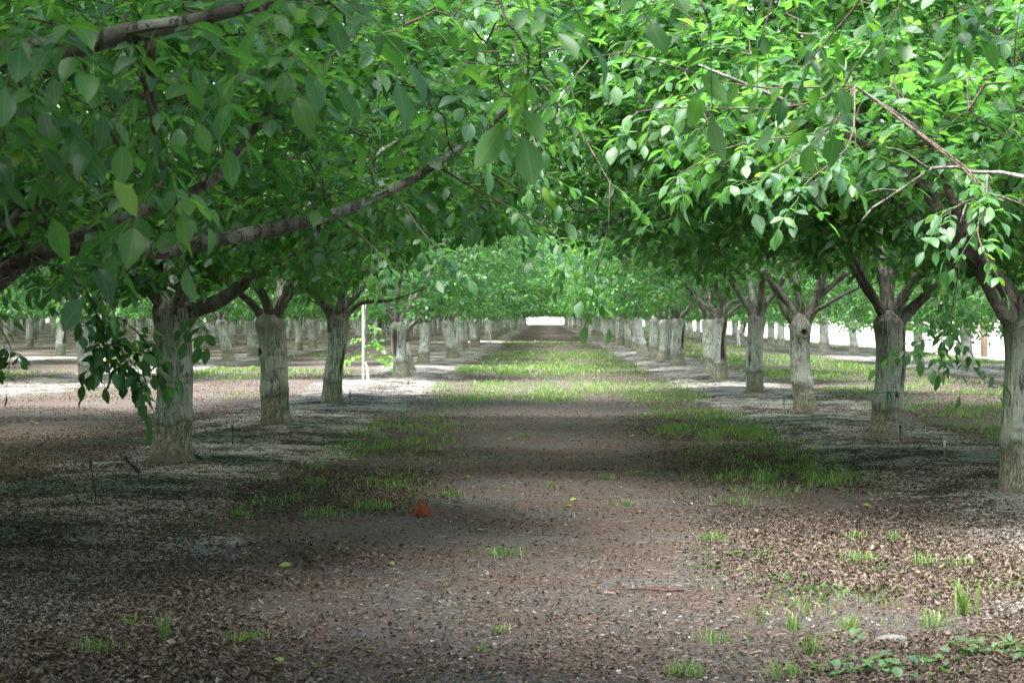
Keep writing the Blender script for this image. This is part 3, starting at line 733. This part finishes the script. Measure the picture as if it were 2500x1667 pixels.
def flakes(name, n, y0, y1, pw, dens, sz, cf, mat, label, cat, seed, lift=.012, curl=1.0, aspect=.6):
    r = RG(seed); x, y = scatter_area(r, n, y0, y1, pw)
    k = r.random(n) < dens(x, y); x, y = x[k], y[k]; m = len(x)
    L_ = r.uniform(*sz, m)*(1+.012*np.maximum(y-12, 0)); a = r.uniform(0, 6.28, m); W_ = L_*r.uniform(aspect*.5, aspect*1.3, m)
    tl = r.normal(0, .28*curl, m); tl2 = r.normal(0, .28*curl, m)
    ax = norm(np.stack([np.cos(a), np.sin(a), tl], -1)); sd = norm(np.stack([-np.sin(a), np.cos(a), tl2], -1)); up = np.array([0, 0, 1.])
    b = np.stack([x, y, gz(x, y)+r.uniform(0, lift, m)+L_*.12], -1)
    cu = (r.uniform(-.15, .6, m)*L_*curl)[:, None]; fo = (r.uniform(-.1, .55, m)*W_*curl)[:, None]
    hl = ax*(L_/2)[:, None]; hw = sd*(W_/2)[:, None]; jit = lambda: 1+r.normal(0, .16, (m, 1))
    V = np.stack([b-hl+up*cu*.5, b-hl*.35*jit()-hw*jit()+up*fo, b-hl*.3*jit()+hw*jit()+up*fo, b+hl*.45*jit()-hw*.8*jit()+up*fo, b+hl*.5*jit()+hw*.75*jit()+up*fo, b+hl*jit()+up*cu, b], 1).reshape(-1, 3)
    o = (np.arange(m)*7)[:, None]; T = np.array([[0, 2, 6], [0, 6, 1], [1, 6, 3], [2, 4, 6], [3, 6, 5], [6, 4, 5]])
    A = np.zeros((m*7, 3)); A[:, 2] = np.repeat(cf(r, m), 7)
    mb = MB(); mb.add(V, None, (T[None]+o[:, None]).reshape(-1, 3), A)
    tag(mb.build(name, mat, smooth=False), label, cat, kind='stuff')
def lit_d(x, y):
    n = fbm(x*.6, y*.5, 61, 4); c = .10+1.0*sstep(.8, 1.7, np.abs(x-.05)+.5*(n-.5))*sstep(-.1, .1, n-.40)
    return np.clip(c*(1-.72*strip_mask(x, y))*(1-.5*np.clip(green_mask(x, y), 0, 1)), 0, 1)*(x < FIELD_X)*np.clip(.25+n*1.3-.25, .1, 1)
flakes('leaf_litter', 680000, 7.8, 52, 1.6, lit_d, (.008, .032), lambda r, m: np.clip(r.beta(2, 2.2, m), 0, 1), M['litter'], 'dry brown fallen leaves littering the orchard floor', 'leaf litter', 51)
def heap_d(x, y):
    return np.clip(sstep(.42, .56, fbm(x*.9, y*.7, 88, 3))*np.where(x > 0, sstep(.9, 1.6, x)*sstep(4.2, 3.2, x), sstep(.8, 1.8, -x)*.5), 0, 1)*(1-.9*strip_mask(x, y))*(1-.7*np.clip(green_mask(x, y)*2, 0, 1))*sstep(24, 14, y)
flakes('dead_leaves', 40000, 7.8, 26, 2.0, heap_d, (.018, .046), lambda r, m: np.clip(r.beta(2.4, 2, m), 0, 1), M['litter'], 'larger curled dead walnut leaves lying in drifts beside the track', 'dead leaves', 53, .02, 1.25)
flakes('bark_chips', 360000, 7.8, 50, 1.8, lambda x, y: np.clip(strip_mask(x, y)*.6+.015, 0, 1)*(x < FIELD_X), (.008, .028), lambda r, m: r.random(m), M['chips'], 'pale and black flakes of debris on the strips below the trees', 'debris', 52, .004, .5)

def sticks():
    r = RG(57); n = 5200; x, y = scatter_area(r, n, 7.8, 30, 1.9); mb = MB()
    a = r.uniform(0, 6.28, n); L_ = r.uniform(.02, .09, n)*r.uniform(.5, 1.3, n); w = r.uniform(.0012, .003, n)
    d = np.stack([np.cos(a), np.sin(a), r.normal(0, .12, n)], -1)*(L_/2)[:, None]; s = np.stack([-np.sin(a), np.cos(a), a*0], -1)*w[:, None]; u = np.array([0, 0, 1.])*w[:, None]*1.6
    b = np.stack([x, y, gz(x, y)+.006], -1); mid = b+s*r.normal(0, 2.5, (n, 1))+u
    V = np.stack([b-d-s, b-d+s, b-d+u, mid-s, mid+s, mid+u, b+d-s*.6, b+d+s*.6, b+d+u*.6], 1).reshape(-1, 3); o = (np.arange(n)*9)[:, None, None]
    q = np.array([[0, 3, 5, 2], [2, 5, 4, 1], [3, 6, 8, 5], [5, 8, 7, 4]])
    A = np.zeros((n*9, 3)); A[:, 2] = np.repeat(r.random(n), 9)
    mb.add(V, (q[None]+o).reshape(-1, 4), None, A)
    tag(mb.build('twig_litter', M['litter'], smooth=False), 'small broken twigs scattered over the orchard floor', 'twigs', kind='stuff')
sticks()

# ---------------------------------------------------------------- countable small things
def gp(x, y):
    """ground point seen at photo pixel x, y"""
    Y = F*EYE/(y-PY); X = (x-PX)/F*Y
    for _ in range(3):
        Y = F*(EYE-float(gz(X, Y)))/(y-PY); X = (x-PX)/F*Y
    return np.array([X, Y, float(gz(X, Y))])
def sprinkler(px, py, h, lean, label, stakemat='black', tube=True):
    p = gp(px, py); o = empty('micro_sprinkler', p, label, 'sprinkler', 'micro sprinklers along the tree rows')
    m = MB(); top = np.array([lean, 0, h]); m.tube([[0, 0, -.05], top*.5, top], .006, 8); m.build('stake', M[stakemat], o)
    m = MB(); m.tube([top+[0, 0, -.05], top+[0, 0, .0]], [.010, .012], 10); m.tube([top, top+[0, 0, .012], top+[0, 0, .02]], [.016, .018, .010], 10)
    m.tube([top+[0, 0, .02], top+[-.012, 0, .035], top+[-.008, 0, .055]], .0025, 5); m.tube([top+[0, 0, .02], top+[.012, 0, .035], top+[.008, 0, .055]], .0025, 5); m.tube([top+[0, 0, .052], top+[0, 0, .062]], [.011, .008], 10)
    m.build('sprinkler_head', M['black'] if stakemat == 'black' else M['whiteplastic'], o)
    if tube:
        m = MB(); m.tube(smooth_path([top+[.004, 0, -.03], [lean+.03, -.02, h*.5], [lean+.07, -.05, .03], [lean+.22, -.10, .008], [lean+.30, 0, -.01]], 12), .0035, 6); m.build('feed_tube', M['black'], o)
sprinkler(218, 1150, .30, -.05, 'black micro sprinkler stake standing in front of the pale near trunk')
sprinkler(532, 1022, .20, 0, 'short black micro sprinkler between the two nearest whole trunks', tube=False)
sprinkler(2167, 1062, .20, 0, 'micro sprinkler on a copper coloured stake beside the big edge trunk', 'orangewood')
sprinkler(1800, 935, .14, 0, 'small dark micro sprinkler just before the knot-holed trunk', tube=False)
sprinkler(1714, 893, .18, 0, 'white headed micro sprinkler beside the straight pale trunk', 'orangewood', tube=False)
sprinkler(2066, 1012, .16, 0, 'dark sprinkler with loose tube behind the split trunk')
sprinkler(803, 925, .16, 0, 'thin dark micro sprinkler at the foot of the scarred trunk', tube=False)
sprinkler(937, 897, .16, 0, 'faint dark sprinkler beyond the staked sapling', tube=False)

p = gp(305, 1085); m = MB(); m.tube([[-.075, 0, .13], [0, 0, .06], [.06, -.03, -.01]], [.022, .022, .020], 12); m.tube([[-.080, 0, .135], [-.072, 0, .127]], [.027, .027], 12)
tag(m.build('plastic_pipe', M['black'], loc=p), 'short black plastic pipe tilted out of the soil by the near trunk', 'pipe')
p = gp(448, 1058); m = MB(); m.tube([[-.05, .1, .07], [0, .03, .045], [.07, 0, 0]], .014, 10)
tag(m.build('plastic_pipe', M['black'], loc=p), 'black hose end lying behind the foot of the near trunk', 'hose')

def tape(name, loc, r, label, tail=.12, az=-1.2):
    m = MB(); th = np.linspace(0, 2*math.pi, 40); pts = np.stack([np.cos(th)*r, np.sin(th)*r, .008*np.sin(th*3)], -1)
    n = len(pts); v = np.vstack([pts+[0, 0, .004], pts-[0, 0, .004]]); m.add(v, [[k, k+1, n+k+1, n+k] for k in range(n-1)])
    k0 = np.array([math.cos(az)*r, math.sin(az)*r, 0])*1.04
    m.tube([k0+[-.02, 0, .01], k0+[0, -.01, 0], k0+[.02, 0, .008]], [.006, .02, .006], 8)
    for sx in (-.012, .014):
        a = k0+[sx, -.012, 0]; v = [a+[-.012, 0, 0], a+[.012, 0, 0], a+[.013+sx, -.006, -tail*.5], a+[-.009+sx, -.012, -tail*.5], a+[.008, -.004, -tail*(1+sx*8)]]
        m.add(v, [[0, 1, 2, 3]], [[3, 2, 4]])
    return tag(m.build(name, M['tape'], loc=loc), label, 'tie')
tape('tape_tie', (-3.71, 19.6, EYE-(878-PY)/F*19.6), .192, 'green plastic tape tied round the nearest pale trunk', .13, -1.0)
tape('tape_tie', (4.05, 23.3, EYE-(900-PY)/F*23.3), .19, 'green plastic tape tied round the split trunk', .14, -1.7)
p = gp(672, 986); m = MB(); r = RG(3)
for k in range(9): a = r.uniform(-.09, .09, 3)*[1, .5, 0]; m.add([a, a+[.05, .01, .02], a+[.07, -.01, .035], a+[.01, -.02, .02]], [[0, 1, 2, 3]])
tag(m.build('tape_scrap', M['tape'], loc=p+[0, 0, .01]), 'crumpled green tape scrap lying at the foot of the crooked trunk', 'scrap')

# red netting
p = gp(966, 1186); m = MB(); r = RG(8)
for k in range(40):
    a = r.uniform(0, 3.14*2); rr = .105*r.uniform(.3, 1); c0 = np.array([math.cos(a)*rr, math.sin(a)*rr*.7, 0])
    q = np.array([c0*r.uniform(.5, 1.1)+[0, 0, 0], c0*.6+r.normal(0, .02, 3)+[0, 0, r.uniform(.03, .07)], -c0*.3+r.normal(0, .025, 3)+[0, 0, r.uniform(.02, .07)], -c0*r.uniform(.6, 1.1)+[0, 0, r.uniform(0, .03)]])
    m.tube(smooth_path(q, 10), .0013, 4)
tag(m.build('netting', M['net'], loc=p), 'tangled orange red netting lying on the leaf litter beside the track', 'netting')
p = gp(1488, 1360); m = MB(); m.tube(smooth_path([[-.22, .02, .01], [-.05, 0, .02], [.08, .01, .012], [.2, -.01, .015]], 10), [.004]*5+[.007]*5, 6); m.tube([[-.15, .03, .012], [.19, .012, .02]], .004, 5)
tag(m.build('twig', M['redstick'], loc=p), 'reddish brown twig lying on the bare dirt track', 'twig')

def card(name, px, py, s, mat, label, cat, seed, grp=None):
    r = RG(seed); p = gp(px, py); m = MB(); a = r.uniform(0, 6.28)
    add_leaves(m, np.array([[0, 0, .012]]), np.array([[math.cos(a), math.sin(a), .12]]), np.array([[.1, -.25, 1]]), np.array([s]), np.array([s*.62]), np.array([.5]), r, True)
    tag(m.build(name, mat, loc=p), label, cat, grp)
YL = [(1110, 1222, .10, 'bright yellow green fallen leaf in the middle of the track'), (1312, 1165, .09, 'lime green fallen leaf near the track centre'), (1328, 1150, .09, 'folded yellow leaf beyond the lime green one on the track'),
      (655, 1525, .075, 'round yellow leaf at the bottom of the frame'), (533, 1096, .09, 'yellow leaf beside the near trunk on pale debris'), (638, 1306, .08, 'green yellow leaf on dark litter below the left grass'),
      (1978, 1162, .08, 'yellow leaf on the strip in front of the edge trunk'), (1940, 1350, .08, 'small yellow leaf among the litter heap'), (2068, 1045, .1, 'yellow leaf near the loose sprinkler tube'), (85, 975, .16, 'pale fallen leaf on the dark left alley'),
      (905, 1302, .07, 'green leaf at the edge of the grass below the netting'), (1858, 1587, .07, 'yellow leaf among weeds at the bottom edge'), (1165, 1008, .1, 'yellow leaf further up the track beyond the dark patch'), (1460, 1000, .09, 'yellow leaf on the right side of the track far ahead'), (1065, 1098, .08, 'yellow leaf left of the track near the grass tufts')]
for k, (x, y, s, lab) in enumerate(YL):
    if y < 1567: card('fallen_leaf', x, y, s, M['yellow'], lab, 'leaf', 60+k, 'bright fallen leaves')
card('fallen_leaf', 1588, 1160, .08, M['paper'], 'white curled scrap lying right of the track', 'scrap', 91)
card('fallen_leaf', 1900, 1255, .09, M['litter'], 'pale tan dead leaf on the litter', 'leaf', 92)
for k, (x, y, s, lab) in enumerate([(1715, 1212, .11, 'low dark clod of earth in the leaf litter right of the track'), (1732, 1222, .08, 'smaller dark clod leaning on the low one'), (1878, 1270, .07, 'round dark clod beside the weeds')]):
    r = RG(20+k); m = MB(); th, ph = np.meshgrid(np.linspace(0, 2*math.pi, 14, endpoint=False), np.linspace(0, math.pi/2, 6)); n = 1+.35*(fbm(np.cos(th)*2+k*7, np.sin(th)*2+ph*2, 4)-.5)
    V = np.stack([np.cos(th)*np.cos(ph)*s*n, np.sin(th)*np.cos(ph)*s*.6*n, np.sin(ph)*s*.4*n-.01], -1).reshape(-1, 3); i = np.arange(5)[:, None]*14; j = np.arange(14)[None]; kk = (j+1) % 14
    m.add(V, np.stack([i+j, i+kk, i+14+kk, i+14+j], -1).reshape(-1, 4)); tag(m.build('soil_clod', M['soil'], loc=gp(x, y)), lab, 'clod', 'dark soil clods')
for k, (x, y, s, lab) in enumerate([(358, 1088, .06, 'flat pale stone beside the black pipe'), (1625+425, 1470, .09, 'pale rounded stone by the broad-leaved weed')]):
    m = MB(); th, ph = np.meshgrid(np.linspace(0, 2*math.pi, 16, endpoint=False), np.linspace(0, math.pi/2, 7))
    n = 1+.3*(fbm(np.cos(th)*1.5+k*7, np.sin(th)*1.5+ph, 14)-.5)
    V = np.stack([np.cos(th)*np.cos(ph)*s*n, np.sin(th)*np.cos(ph)*s*.7*n, np.sin(ph)*s*.45*n-.01], -1).reshape(-1, 3); i = np.arange(6)[:, None]*16; j = np.arange(16)[None]; kk = (j+1) % 16
    m.add(V, np.stack([i+j, i+kk, i+16+kk, i+16+j], -1).reshape(-1, 4)); tag(m.build('stone', M['stone'], loc=gp(x, y)), lab, 'stone')

# weeds and tufts one can count
def tuft(px, py, h, n, label, seed, spread=.05, wide=.0035, lean=.7, cat='grass tuft', broad=False):
    r = RG(seed); p = gp(px, py); m = MB()
    if broad:
        n = max(8, int(n*.6))
        a = r.uniform(0, 6.28, n); e = r.uniform(.1, .9, n)
        b = np.stack([r.normal(0, spread, n), r.normal(0, spread*.8, n), r.uniform(0, h*.5, n)], -1)
        L_ = r.uniform(.4, 1, n)*h*.8
        add_leaves(m, b, np.stack([np.cos(a), np.sin(a), e], -1), np.stack([-np.cos(a)*.3, -np.sin(a)*.3, np.ones(n)], -1), L_, L_*wide, r.random(n), r, True)
        for q in b[::2]: m.tube([[q[0]*.3, q[1]*.3, -.01], q], .0015, 4, a=(0, 0, .5))
        tag(m.build('weed', M['weed'], loc=p), label, 'weed', 'scattered weeds')
    else:
        a = r.uniform(0, 6.28, n); hh = r.uniform(.45, 1, n)*h; ln = r.uniform(.15, lean, n)*hh; z = np.zeros(n)
        b = np.stack([r.normal(0, spread*.62, n), r.normal(0, spread*.45, n), z-.005], -1); d = np.stack([np.cos(a)*ln, np.sin(a)*ln, hh], -1)
        s = np.stack([-np.sin(a), np.cos(a), z], -1)*(wide*r.uniform(.6, 1.3, n))[:, None]
        V = np.stack([b-s, b+s, b+d*[.25, .25, .45]+s, b+d*[.25, .25, .45]-s, b+d*[.6, .6, .85]+s*.7, b+d*[.6, .6, .85]-s*.7, b+d*[1, 1, .95]], 1).reshape(-1, 3)
        o = (np.arange(n)*7)[:, None]; A = np.zeros((n*7, 3)); A[:, 2] = np.repeat(r.random(n)*.92, 7)
        m.add(V, np.vstack([np.array([0, 1, 2, 3])[None]+o, np.array([3, 2, 4, 5])[None]+o]), np.array([5, 4, 6])[None]+o, A)
        tag(m.build('grass_tuft', M['grass'], loc=p), label, cat, 'scattered grass tufts')
TF = [(375, 1475, .17, 26, 'tall narrow grass tuft on the left foreground litter', .018), (300, 1440, .07, 40, 'low grass tuft behind the tall narrow one', .05), (560, 1478, .07, 70, 'wide low grass tuft in the left foreground', .09),
      (1640, 1245, .10, 60, 'pale bent grass tuft just below the dark clods', .07), (1962, 1238, .09, 50, 'bushy grass tuft on the right before the dark shade', .05), (1975, 1292, .10, 90, 'flattened pale grass tuft spread on the dirt', .11),
      (2215, 1412, .22, 34, 'tallest grass tuft with a broad blade in the right foreground', .035), (2140, 1440, .12, 45, 'medium grass tuft left of the tallest one', .06), (1950, 1450, .10, 40, 'grass tuft in the heap of dead leaves', .04), (1820, 1445, .10, 26, 'small sparse grass tuft in dead leaves', .03),
      (1640, 1475, .08, 55, 'low rounded grass tuft right of the track', .07), (1860, 1505, .13, 40, 'dense grass tuft at the bottom right', .05), (1150, 1455, .06, 26, 'dark spiky tuft on the bare track', .03), (1150, 1275, .07, 110, 'broad green tuft across the middle of the track', .13),
      (1100, 1500, .07, 16, 'tiny grass tuft low on the track', .02), (1265, 1118, .07, 40, 'small dark tuft on the track centre', .05), (2050, 1240, .09, 40, 'grass tuft before the strip on the right', .05), (2120, 1300, .11, 60, 'upright grass tuft in the lit right foreground', .06),
      (2200, 1300, .09, 40, 'sparse tuft in the lit patch near the frame edge', .07), (1390, 1100, .07, 60, 'tuft on the right verge of the track', .10), (860, 1170, .10, 120, 'tall fresh grass clump left of the red netting', .14), (740, 1185, .09, 110, 'second grass clump further left of the netting', .14),
      (545, 1190, .10, 50, 'grass clump on the edge of the black debris', .08), (1200, 1005, .09, 50, 'tuft at the far end of the bare patch', .10), (1030, 1140, .07, 110, 'flat grass clump behind the red netting', .16), (1690, 1160, .09, 90, 'dark green clump right of the track', .14), (1440, 1160, .07, 70, 'low dark clump beside the white scrap', .12),
      (1810, 1560, .10, 45, 'yellowish tuft cut by the bottom edge', .06), (1570, 1555, .09, 60, 'grass tuft at the bottom edge right of the track', .07), (210, 1500, .08, 50, 'mixed grass tuft in the left corner', .08), (600, 1095, .08, 30, 'thin tuft between the near trunk and the grass', .05), (715, 1078, .08, 60, 'tuft on the litter ahead of the crooked trunk', .08)]
for k, (x, y, h, n, lab, sp) in enumerate(TF): tuft(x, y, h, n, lab, 500+k, sp, .0026 if h < .2 else .0045)
WD = [(1715, 1275, .05, 90, 'spreading small-leaved weed in the leaf litter', .10, .5), (1890, 1358, .06, 110, 'leafy weed mat before the pale stone', .10, .5), (1800, 1330, .05, 60, 'weed clump beside the mat of leaves', .08, .5), (1600, 1305, .05, 50, 'small weed rosette right of the track', .06, .5),
      (2018, 1318, .10, 12, 'pale green broad-leaved weed standing on bare dirt', .015, .4), (1960, 1480, .10, 12, 'light green rosette weed against the stone', .02, .4), (2215, 1505, .12, 10, 'white-green lobed weed at the bottom right', .02, .5), (2120, 1540, .09, 60, 'round-leaved weed patch at the bottom edge', .14, .8),
      (2000, 1545, .08, 50, 'dark round-leaved weed patch near the bottom edge', .11, .8), (2310, 1500, .09, 90, 'leafy weed patch in the bottom corner', .12, .5), (1930, 1545, .06, 40, 'low weed beside the bottom edge tuft', .07, .7), (1490, 1090, .07, 60, 'weed patch on the right verge further up', .12, .5), (570, 1470, .04, 60, 'grey green weed by the wide low tuft', .08, .5)]
for k, (x, y, h, n, lab, sp, w) in enumerate(WD): tuft(x, y, h, n, lab, 700+k, sp, w, broad=True)

# ---------------------------------------------------------------- staked saplings
def sapling(px, py, h, label, leaves=True, guard=False, side=1, seed=1, sc=1.0):
    p = gp(px, py); r = RG(seed); o = empty('staked_sapling', p, label, 'sapling', 'staked young trees in the gaps')
    m = MB(); m.box((0, 0, h/2-.05), (.036, .036, h+.1), .3)
    if guard: m.box((0, 0, h*.7), (.02, .02, .02))
    m.build('stake', M['stake'], o, smooth=False)
    t = smooth_path([[.12*side, 0, -.03], [.09*side, 0, .35], [.05*side, 0, .55], [.045*side, -.01, h*.75], [.06*side, 0, h*.98]], 14); m = MB()
    m.tube(t, np.linspace(.026, .010, 14), 10); m.build('trunk', M['whitepaint'] if guard or not leaves else M['limb'], o)
    m = MB()
    m.tube(t[:7]+[0, -.0, 0], np.linspace(.031, .024, 7), 10); tag(m.build('trunk_guard', M['whitepaint'], o), 'white painted lower stem')
    for z in (.20, .48, .80, 1.1):
        if z < h-.1:
            m = MB(); m.tube([[.04, -.035, z], [-.035, -.035, z+.01], [-.035, .035, z], [.05*side+.03, .035, z+.01], [.05*side+.03, -.03, z], [.03, -.04, z]], .006, 5)
            m.tube([[.03*side, -.04, z], [.05*side, -.05, z-.06]], .005, 4); m.build('tape_tie', M['tape'], o)
    if leaves:
        m = MB(); n = 8; z = r.uniform(.30, .72, n)*h; q = np.stack([.05*side+z*0, z*0, z], -1); a = r.uniform(0, 6.28, n)
        br = [(.35*side, .55), (-.25*side, .5), (.15*side, .9)]
        compound(m, q, np.stack([np.cos(a), np.sin(a)*.7, r.uniform(-.1, .5, n)], -1), r, True, .95)
        for bx, bz in br:
            m.tube([[.07*side, 0, bz-.05], [bx*.6, 0, bz], [bx, 0, bz-.02]], .004, 5, a=(0, .5, .6)); nn = 7
            compound(m, np.stack([np.linspace(bx*.5, bx, nn), np.zeros(nn), np.full(nn, bz)], -1), np.stack([np.sign(bx)*np.ones(nn), r.normal(0, .6, nn), r.normal(.1, .3, nn)], -1), r, True, 1.0)
        m.build('crown', M['young_leaf'], o)
    return o
sapling(833, 886, 1.72, 'young walnut sapling tied with green tape to a tall white stake in the lit gap', seed=4)
sapling(228, 851, 1.7, 'bare white stake with a white guarded stem in the second row left', leaves=False, guard=True, seed=5)
sapling(1123, 787, 1.3, 'tiny far stake with white stem in the bright patch beside the dark row', leaves=False, guard=True, seed=6)
sapling(1494, 812, 1.6, 'leafy staked sapling beside the leaning sunlit trunk right of the track', seed=7)
sapling(1693, 795, 1.2, 'white staked young stem between the trees of the outer row', leaves=False, guard=True, seed=8)

# slim leaning young tree, and the leaning sunlit trunk with bare branches
p = gp(947, 851); o = empty('young_walnut_tree', p, 'slim leaning young walnut tree behind the lit gap on the left row', 'tree')
make_trunk(RG(71), (0, 0), (-.22, 0), 1.15, .085, hi=False, flare=.3).build('trunk', M['trunk'], o)
lm, cr = grow(RG(72), random_limbs(RG(73), np.array([-.22, 0, 1.1]), 4), crown_targets(RG(74), 160, 1.4, 2.0, 4.5, (-.22, 0)), hi=False)
for m in lm: m.build('limb', M['limb'], o)
cr.build('crown', M['leaf'], o)
p = gp(1478, 812); o = empty('walnut_tree', p, 'leaning sunlit walnut trunk with bare pale branches over the right verge', 'tree', GRP)
make_trunk(RG(81), (0, 0), (-.28, 0), 1.5, .20, hi=False, flare=.3).build('trunk', M['trunk'], o)
fk = np.array([-.28, 0, 1.5]); m = MB()
for P in ([[-.28, 0, 1.45], [-.7, 0, 1.6], [-1.2, -.2, 1.65], [-1.7, -.3, 1.85], [-2.1, -.4, 2.1]], [[-.9, -.1, 1.62], [-1.1, -.2, 1.45], [-1.3, -.3, 1.35]], [[-1.2, -.2, 1.65], [-1.4, -.3, 1.5], [-1.55, -.3, 1.3]], [[-.7, 0, 1.6], [-.75, -.1, 1.45], [-.9, -.2, 1.38]], [[-1.7, -.3, 1.85], [-1.9, -.3, 1.75], [-2.1, -.4, 1.8]]):
    m.tube(smooth_path(P, 9), np.linspace(.035 if P[0][2] == 1.45 else .014, .006, 9), 6, a=(0, -.8, 0))
tag(m.build('dead_branch', M['limb'], o), 'bare pale dead branch')
lm, cr = grow(RG(82), [l for l in random_limbs(RG(83), fk, 5)], crown_targets(RG(84), 520, 2.1, 4.0, 8.0), hi=False)
for m in lm: m.build('limb', M['limb'], o)
cr.build('crown', M['leaf'], o)

# post by the field, and the gate at the far end
p = gp(2257, 819); o = empty('wooden_post', p, 'thick brown wooden post with an orange mark at the field edge', 'post')
m = MB(); m.tube([[0, 0, -.1], [0, 0, .9], [.01, 0, 2.6], [.02, 0, 3.6]], [.135, .13, .125, .12], 18, rnd=.04, rng=RG(2)); m.build('post_body', M['rust'], o)
m = MB(); m.tube([[.01, 0, 1.15], [.012, 0, 1.36]], .136, 18, cap=False); m.build('orange_band', M['orange'], o)
o = empty('field_gate', (0.3, END_Y+8, 0), 'pale metal gate closing the far end of the avenue', 'gate')
m = MB()
for z in (.35, .7, 1.05, 1.4): m.tube([[-4.6, 0, z], [4.6, 0, z]], .035, 8)
m.build('rail', M['galv'], o)
for x in (-4.6, -1.5, 1.5, 4.6):
    m = MB(); m.tube([[x, 0, -.1], [x, 0, 1.5]], .05, 8); m.build('upright', M['galv'], o)

# ---------------------------------------------------------------- light, sky, camera
EL, AZ = 68.0, 0.0
sd = Vector((-.20, -.34, 1.0)).normalized()            # towards the sun
sun = bpy.data.lights.new('sun', 'SUN'); sun.energy = 4.4; sun.angle = math.radians(42); sun.color = (1, .98, .94)
so = bpy.data.objects.new('sun', sun); C.objects.link(so); so.rotation_euler = sd.to_track_quat('Z', 'Y').to_euler(); so.location = (0, 0, 30)
w = bpy.data.worlds.new('World'); S.world = w; w.use_nodes = True
nt = w.node_tree; bg = nt.nodes['Background']; sk = nt.nodes.new('ShaderNodeTexSky'); sk.sky_type = 'NISHITA'; sk.sun_disc = False
sk.sun_elevation = math.asin(sd.z); sk.sun_rotation = math.atan2(sd.x, sd.y); sk.dust_density = 3.0; sk.air_density = 1.0
mx = nt.nodes.new('ShaderNodeMix'); mx.data_type = 'RGBA'; mx.inputs[0].default_value = .22
bw = nt.nodes.new('ShaderNodeRGBToBW'); nt.links.new(sk.outputs[0], bw.inputs[0])
nt.links.new(sk.outputs[0], mx.inputs[6]); nt.links.new(bw.outputs[0], mx.inputs[7]); nt.links.new(mx.outputs[2], bg.inputs[0])
bg.inputs[1].default_value = .15

cam = bpy.data.cameras.new('camera'); co = bpy.data.objects.new('camera', cam); C.objects.link(co); S.camera = co
cam.sensor_width = 36; cam.lens = 36*F/2352; cam.clip_end = 6000; cam.clip_start = .1
co.location = (0, 0, EYE)
pitch = math.atan((784-PY)/F); yaw = math.atan((PX-1176)/F)
co.rotation_euler = (math.pi/2-pitch, 0, yaw)
cam.dof.use_dof = True; cam.dof.focus_distance = 19; cam.dof.aperture_fstop = cam.lens/7.0

S.view_settings.view_transform = 'Standard'; S.view_settings.look = 'None'; S.view_settings.gamma = 1
S.view_settings.exposure = 2.58
cy = S.cycles
cy.max_bounces = 8; cy.diffuse_bounces = 5; cy.glossy_bounces = 2; cy.transmission_bounces = 5; cy.transparent_max_bounces = 4
cy.use_denoising = True; cy.sample_clamp_indirect = 6; cy.caustics_reflective = False; cy.caustics_refractive = False
cy.use_adaptive_sampling = True; cy.adaptive_threshold = .02
